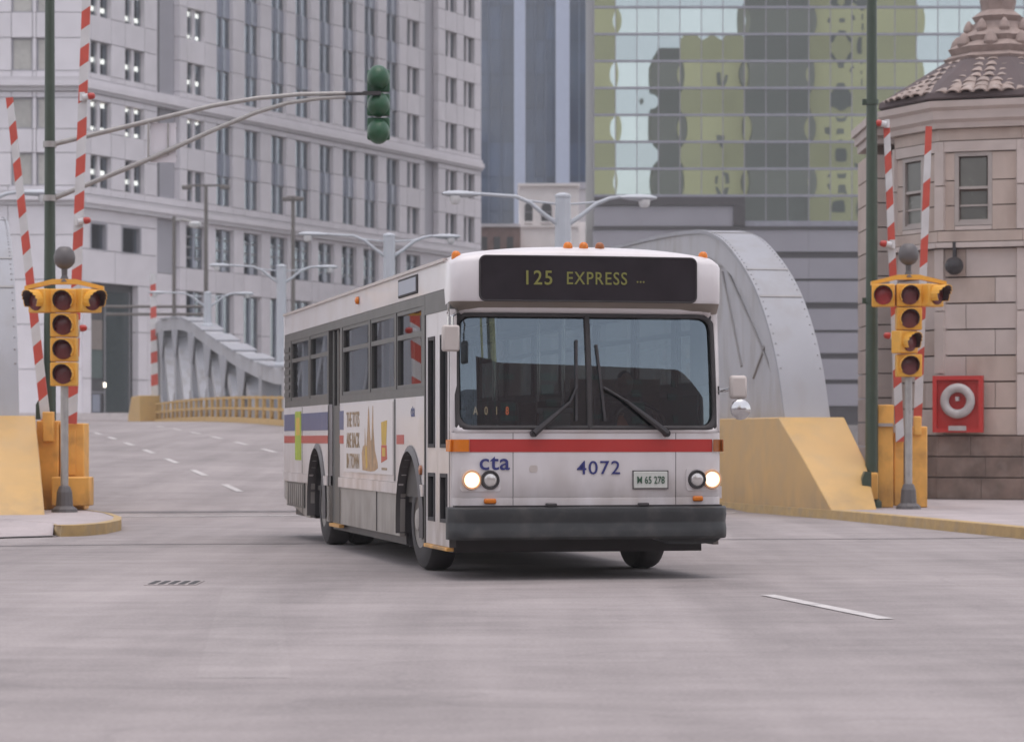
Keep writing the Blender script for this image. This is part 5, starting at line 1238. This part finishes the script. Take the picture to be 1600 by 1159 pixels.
obj('marker_lamp', MB().lathe([(.05,0),(.045,.02),(0,.03)], (-.003,1.62,1.0), (-1,0,0), 12), M['amber_dull'], BUS, smooth=True)
# mirrors
mr = obj('door_side_mirror', MB().box(-.13,.03,-.20,-.12,2.10,2.34), M['mirror_box'], BUS, bevel=.02)
obj('mirror_arm', MB().tube([(-.05,-.16,2.34),(-.04,-.14,2.42),(.04,-.02,2.46),(.06,.12,2.5)],.014,8), M['chrome'], mr, smooth=True); obj('mirror_stem', MB().cyl((-.05,-.15,2.34),(-.05,-.15,2.42),.03,n=8), M['chrome'], mr)
mr = obj('driver_side_mirror', MB().box(2.66,2.83,.02,.10,1.68,1.90), M['mirror_box'], BUS, bevel=.03)
obj('mirror_arm', MB().tube([(2.57,.2,1.75),(2.64,.1,1.76),(2.7,.06,1.78)],.016,8), M['chrome'], mr, smooth=True)
obj('mirror_glass', MB().lathe([(0,.05),(.06,.045),(.095,.02),(.1,0)], (2.76,.03,1.58), (0,-1,0), 16), M['chrome'], mr, smooth=True)
obj('mirror_bracket', MB().bar((2.575,.18,1.42),(2.575,.18,1.80),.03,.05), M['black'], mr)
# chassis, wheels
obj('underbody', MB().box(.09,W-.09,.45,1.50,.24,.64).box(.72,W-.72,1.501,3.0,.34,.64).box(.09,W-.09,3.001,8.15,.22,.64).box(.72,W-.72,8.151,9.68,.34,.64).box(.09,W-.09,9.681,11.6,.30,.64), M['black'], BUS)
obj('front_axle', MB().cyl((.35,2.15,.42),(W-.35,2.15,.42),.10,n=12).box(.8,1.8,1.95,2.35,.22,.42), M['black'], BUS); obj('rear_axle', MB().cyl((.5,8.92,.5),(W-.5,8.92,.5),.14,n=12).box(1.0,1.6,8.6,9.2,.25,.6), M['black'], BUS)
obj('mud_flap', MB().box(.12,.62,2.98,3.01,.20,.62), M['rubber'], BUS); obj('mud_flap', MB().box(W-.62,W-.12,2.98,3.01,.20,.62), M['rubber'], BUS)
obj('air_tank', MB().cyl((.5,3.6,.40),(1.9,3.6,.40),.14,n=12), M['black'], BUS)
def wheel(x, y, s, dual=False, steer=0):
    r = .50; w = .27
    ty = MB().lathe([(.28,-.02),(.33,-.02),(.42,-.012),(.475,.01),(.498,.05),(r,.09),(r,w-.09),(.498,w-.05),(.475,w-.01),(.33,w+.01),(.28,w)], (0,0,0), (s,0,0), 32)
    t = obj('wheel', ty, M['rubber'], BUS, smooth=True); t.location = (x,y,r); t.rotation_euler = (0,0,R(steer))
    if dual: obj('inner_tyre', MB().lathe([(.28,.30),(.475,.31),(r,.37),(r,.52),(.475,.57),(.28,.57)], (0,0,0), (s,0,0), 32), M['rubber'], t, smooth=True)
    obj('rim', MB().lathe([(.29,-.012),(.285,.0),(.26,.02),(.245,.07 if not dual else .12),(.14,.05 if not dual else .13),(.13,-.02 if not dual else .03),(.10,-.05 if not dual else .0),(.0,-.06 if not dual else -.01)], (0,0,0), (s,0,0), 24), M['skirt'], t, smooth=True)
    for k in range(10):
        a = 2*math.pi*k/10; d = .055 if not dual else .125
        obj('wheel_nut', MB().cyl((s*(d-.045),math.cos(a)*.19,math.sin(a)*.19),(s*(d+.02),math.cos(a)*.19,math.sin(a)*.19),.016,n=6), M['bell'], t)
wheel(.10,2.15,1,False,3); wheel(W-.10,2.15,-1,False,3); wheel(.10,8.92,1,True); wheel(W-.10,8.92,-1,True)
# interior
obj('floor', MB().box(.1,W-.1,.5,12.0,.66,.72), M['interior'], BUS); obj('ceiling', MB().box(.08,W-.08,.40,12.0,2.68,2.70), M['interior_light'], BUS)
obj('sign_box_lining', MB().box(.06,W-.06,.21,.40,2.50,2.54), M['interior'], BUS)
obj('side_lining', MB().box(.065,.085,1.5,7.0,.72,1.72).box(W-.085,W-.065,.6,12,.72,1.72), M['interior'], BUS)
obj('rear_lining', MB().box(.1,W-.1,11.5,11.55,.72,2.68), M['interior'], BUS)
obj('dashboard', MB().prism([(.95,.22,1.30),(.95,.62,1.36),(.95,.75,1.15),(.95,.75,.75),(.95,.22,.75)],(W-1.05,0,0)), M['dash'], BUS)
rb = obj('run_number_box', MB().box(.14,.62,.16,.22,1.44,1.66), M['black'], BUS)
for k,ch in enumerate('A018'): txt(ch,.105,M['run_red' if k == 3 else 'run_text'],rb,(.245+.10*k,.155,1.56),FR,'run_digit',.01,.62)
obj('route_card', MB().box(.10,.15,.155,.16,1.50,1.57), M['blue_glass'], BUS)
obj('steering_wheel', MB().tube([(1.98+.25*math.cos(a),.78+.12*math.sin(a),1.44+.21*math.sin(a)) for a in [2*math.pi*k/20 for k in range(21)]],.018,6).cyl((1.98,.78,1.44),(1.98,.55,1.20),.03,n=8), M['black'], BUS)
obj('driver_seat', MB().box(1.72,2.24,1.15,1.6,.95,1.06).box(1.74,2.22,1.56,1.68,1.06,1.75).box(1.85,2.1,1.2,1.5,.72,.95), M['interior'], BUS, bevel=.04)
obj('driver_partition', MB().box(1.55,W-.12,1.86,1.89,.72,1.9), M['tan'], BUS)
obj('farebox', MB().box(1.05,1.30,.80,1.05,.72,1.55).box(1.03,1.32,.78,1.07,1.55,1.6), M['skirt'], BUS, bevel=.01)
obj('dash_card', MB().prism([(1.62,.30,1.375),(1.78,.30,1.375),(1.70,.33,1.52),(1.66,.33,1.52)],(0,.01,0)), M['orange_panel'], BUS)
for x,y in ((.75,1.6),(1.5,1.95),(.8,4.2),(1.75,4.2),(.8,6.6),(1.75,6.6)): obj('stanchion', MB().cyl((x,y,.72),(x,y,2.68),.018,n=8), M['chrome'], BUS)
for x in (.75,1.8): obj('grab_rail', MB().cyl((x,1.8,2.45),(x,11.0,2.45),.016,n=8), M['chrome'], BUS)
sm = MB().box(-.42,.42,-.2,.24,.38,.46).box(-.42,.42,.2,.28,.46,.98).box(-.05,.05,-.1,.2,0,.38).mesh('seat', M['seat'])
for y in (3.5,4.4,5.3,6.2,8.7,9.6,10.5):
    for x in (.55,W-.55):
        if x < 1 and 6.5 < y < 8.2: continue
        o = link(bpy.data.objects.new('seat', sm), BUS); o.location = (x,y,.72)
for y in (3.2,5.2): o = link(bpy.data.objects.new('seat', sm), BUS); o.location = (W-.55,y-.9,.72)

# ------------------------------------------------------------------ the driver, dim behind the glass
def person():
    P = thing('person', 'person in dark jacket seated at the wheel behind the windscreen', 'person', BUS.matrix_basis @ Vector((1.98,1.36,1.06)), math.atan2(.209,.978))
    J = {'pel':(0,0,.10,.15,.12),'bel':(0,.03,.28,.15,.11),'chest':(0,.05,.47,.17,.12),'neck0':(0,.04,.60,.075,.07),'neck':(0,.02,.67,.055,.055),
         'sl':(-.19,.04,.555,.065,.065),'el':(-.27,-.14,.36,.045,.045),'wl':(-.2,-.40,.42,.032,.032),'hl':(-.19,-.47,.44,.03,.04),
         'sr':(.19,.04,.555,.065,.065),'er':(.27,-.14,.36,.045,.045),'wr':(.2,-.40,.42,.032,.032),'hr':(.19,-.47,.44,.03,.04),
         'hipl':(-.1,-.02,.07,.09,.09),'knl':(-.13,-.46,.10,.065,.065),'anl':(-.13,-.56,-.28,.045,.045),'tol':(-.13,-.74,-.33,.035,.04),
         'hipr':(.1,-.02,.07,.09,.09),'knr':(.13,-.46,.10,.065,.065),'anr':(.13,-.56,-.28,.045,.045),'tor':(.13,-.74,-.33,.035,.04)}
    E = [('pel','bel'),('bel','chest'),('chest','neck0'),('neck0','neck'),('chest','sl'),('sl','el'),('el','wl'),('wl','hl'),('chest','sr'),('sr','er'),('er','wr'),('wr','hr'),('pel','hipl'),('hipl','knl'),('knl','anl'),('anl','tol'),('pel','hipr'),('hipr','knr'),('knr','anr'),('anr','tor')]
    k = list(J); me = bpy.data.meshes.new('body'); me.from_pydata([J[i][:3] for i in k], [(k.index(a),k.index(b)) for a,b in E], [])
    o = bpy.data.objects.new('body', me); COL.objects.link(o); o.parent = P; me.materials.append(M['jacket'])
    o.modifiers.new('skin','SKIN'); sv = me.skin_vertices[0].data
    for i,n_ in enumerate(k): sv[i].radius = J[n_][3:5]
    sv[0].use_root = True; s = o.modifiers.new('sub','SUBSURF'); s.levels = 1; s.render_levels = 2
    def hf(u,v):
        th = math.pi*v; ph = 2*math.pi*u; r = math.sin(th); y = math.sin(ph); 
        return (.078*r*math.cos(ph)*(1-.18*max(0,-math.cos(th))*-1 if False else 1-.15*max(0,math.cos(th))*0), -.01+.098*r*y-.018*max(0,-y)**4*(1 if .45 < v < .68 else 0), .79+.118*math.cos(th)*(1.0))
    hd = obj('head', MB().grid(hf,24,16), M['skin'], P, smooth=True)
    obj('nose', MB().lathe([(.018,0),(.015,.02),(.006,.03),(0,.033)], (0,-.105,.775), (0,-1,-.3), 8), M['skin'], hd, smooth=True)
    obj('hair', MB().grid(lambda u,v: (.084*math.sin(1.15*v)*math.cos(2*math.pi*u), .004+.104*math.sin(1.15*v)*math.sin(2*math.pi*u), .795+.122*math.cos(1.15*v)),20,8), M['black'], hd, smooth=True)
    for s in (-1,1):
        obj('ear', MB().lathe([(.0,.0),(.02,.004),(.028,.012),(0,.016)], (s*.075,.0,.785), (s,0,0), 10), M['skin'], hd, smooth=True)
        hnd = MB(); c = Vector((s*.19,-.475,.44))
        for f in range(4): hnd.tube([c+Vector((0,.03,.03-.02*f)), c+Vector((s*.0,-.03,.03-.02*f)), c+Vector((-s*.02,-.055,.03-.02*f)), c+Vector((-s*.045,-.04,.03-.02*f))],[.010,.010,.009,.007],6)
        hnd.tube([c+Vector((-s*.01,.03,.04)),c+Vector((-s*.035,-.005,.05)),c+Vector((-s*.05,-.03,.045))],[.011,.010,.008],6)
        obj('fingers', hnd, M['skin'], P, smooth=True)
person()
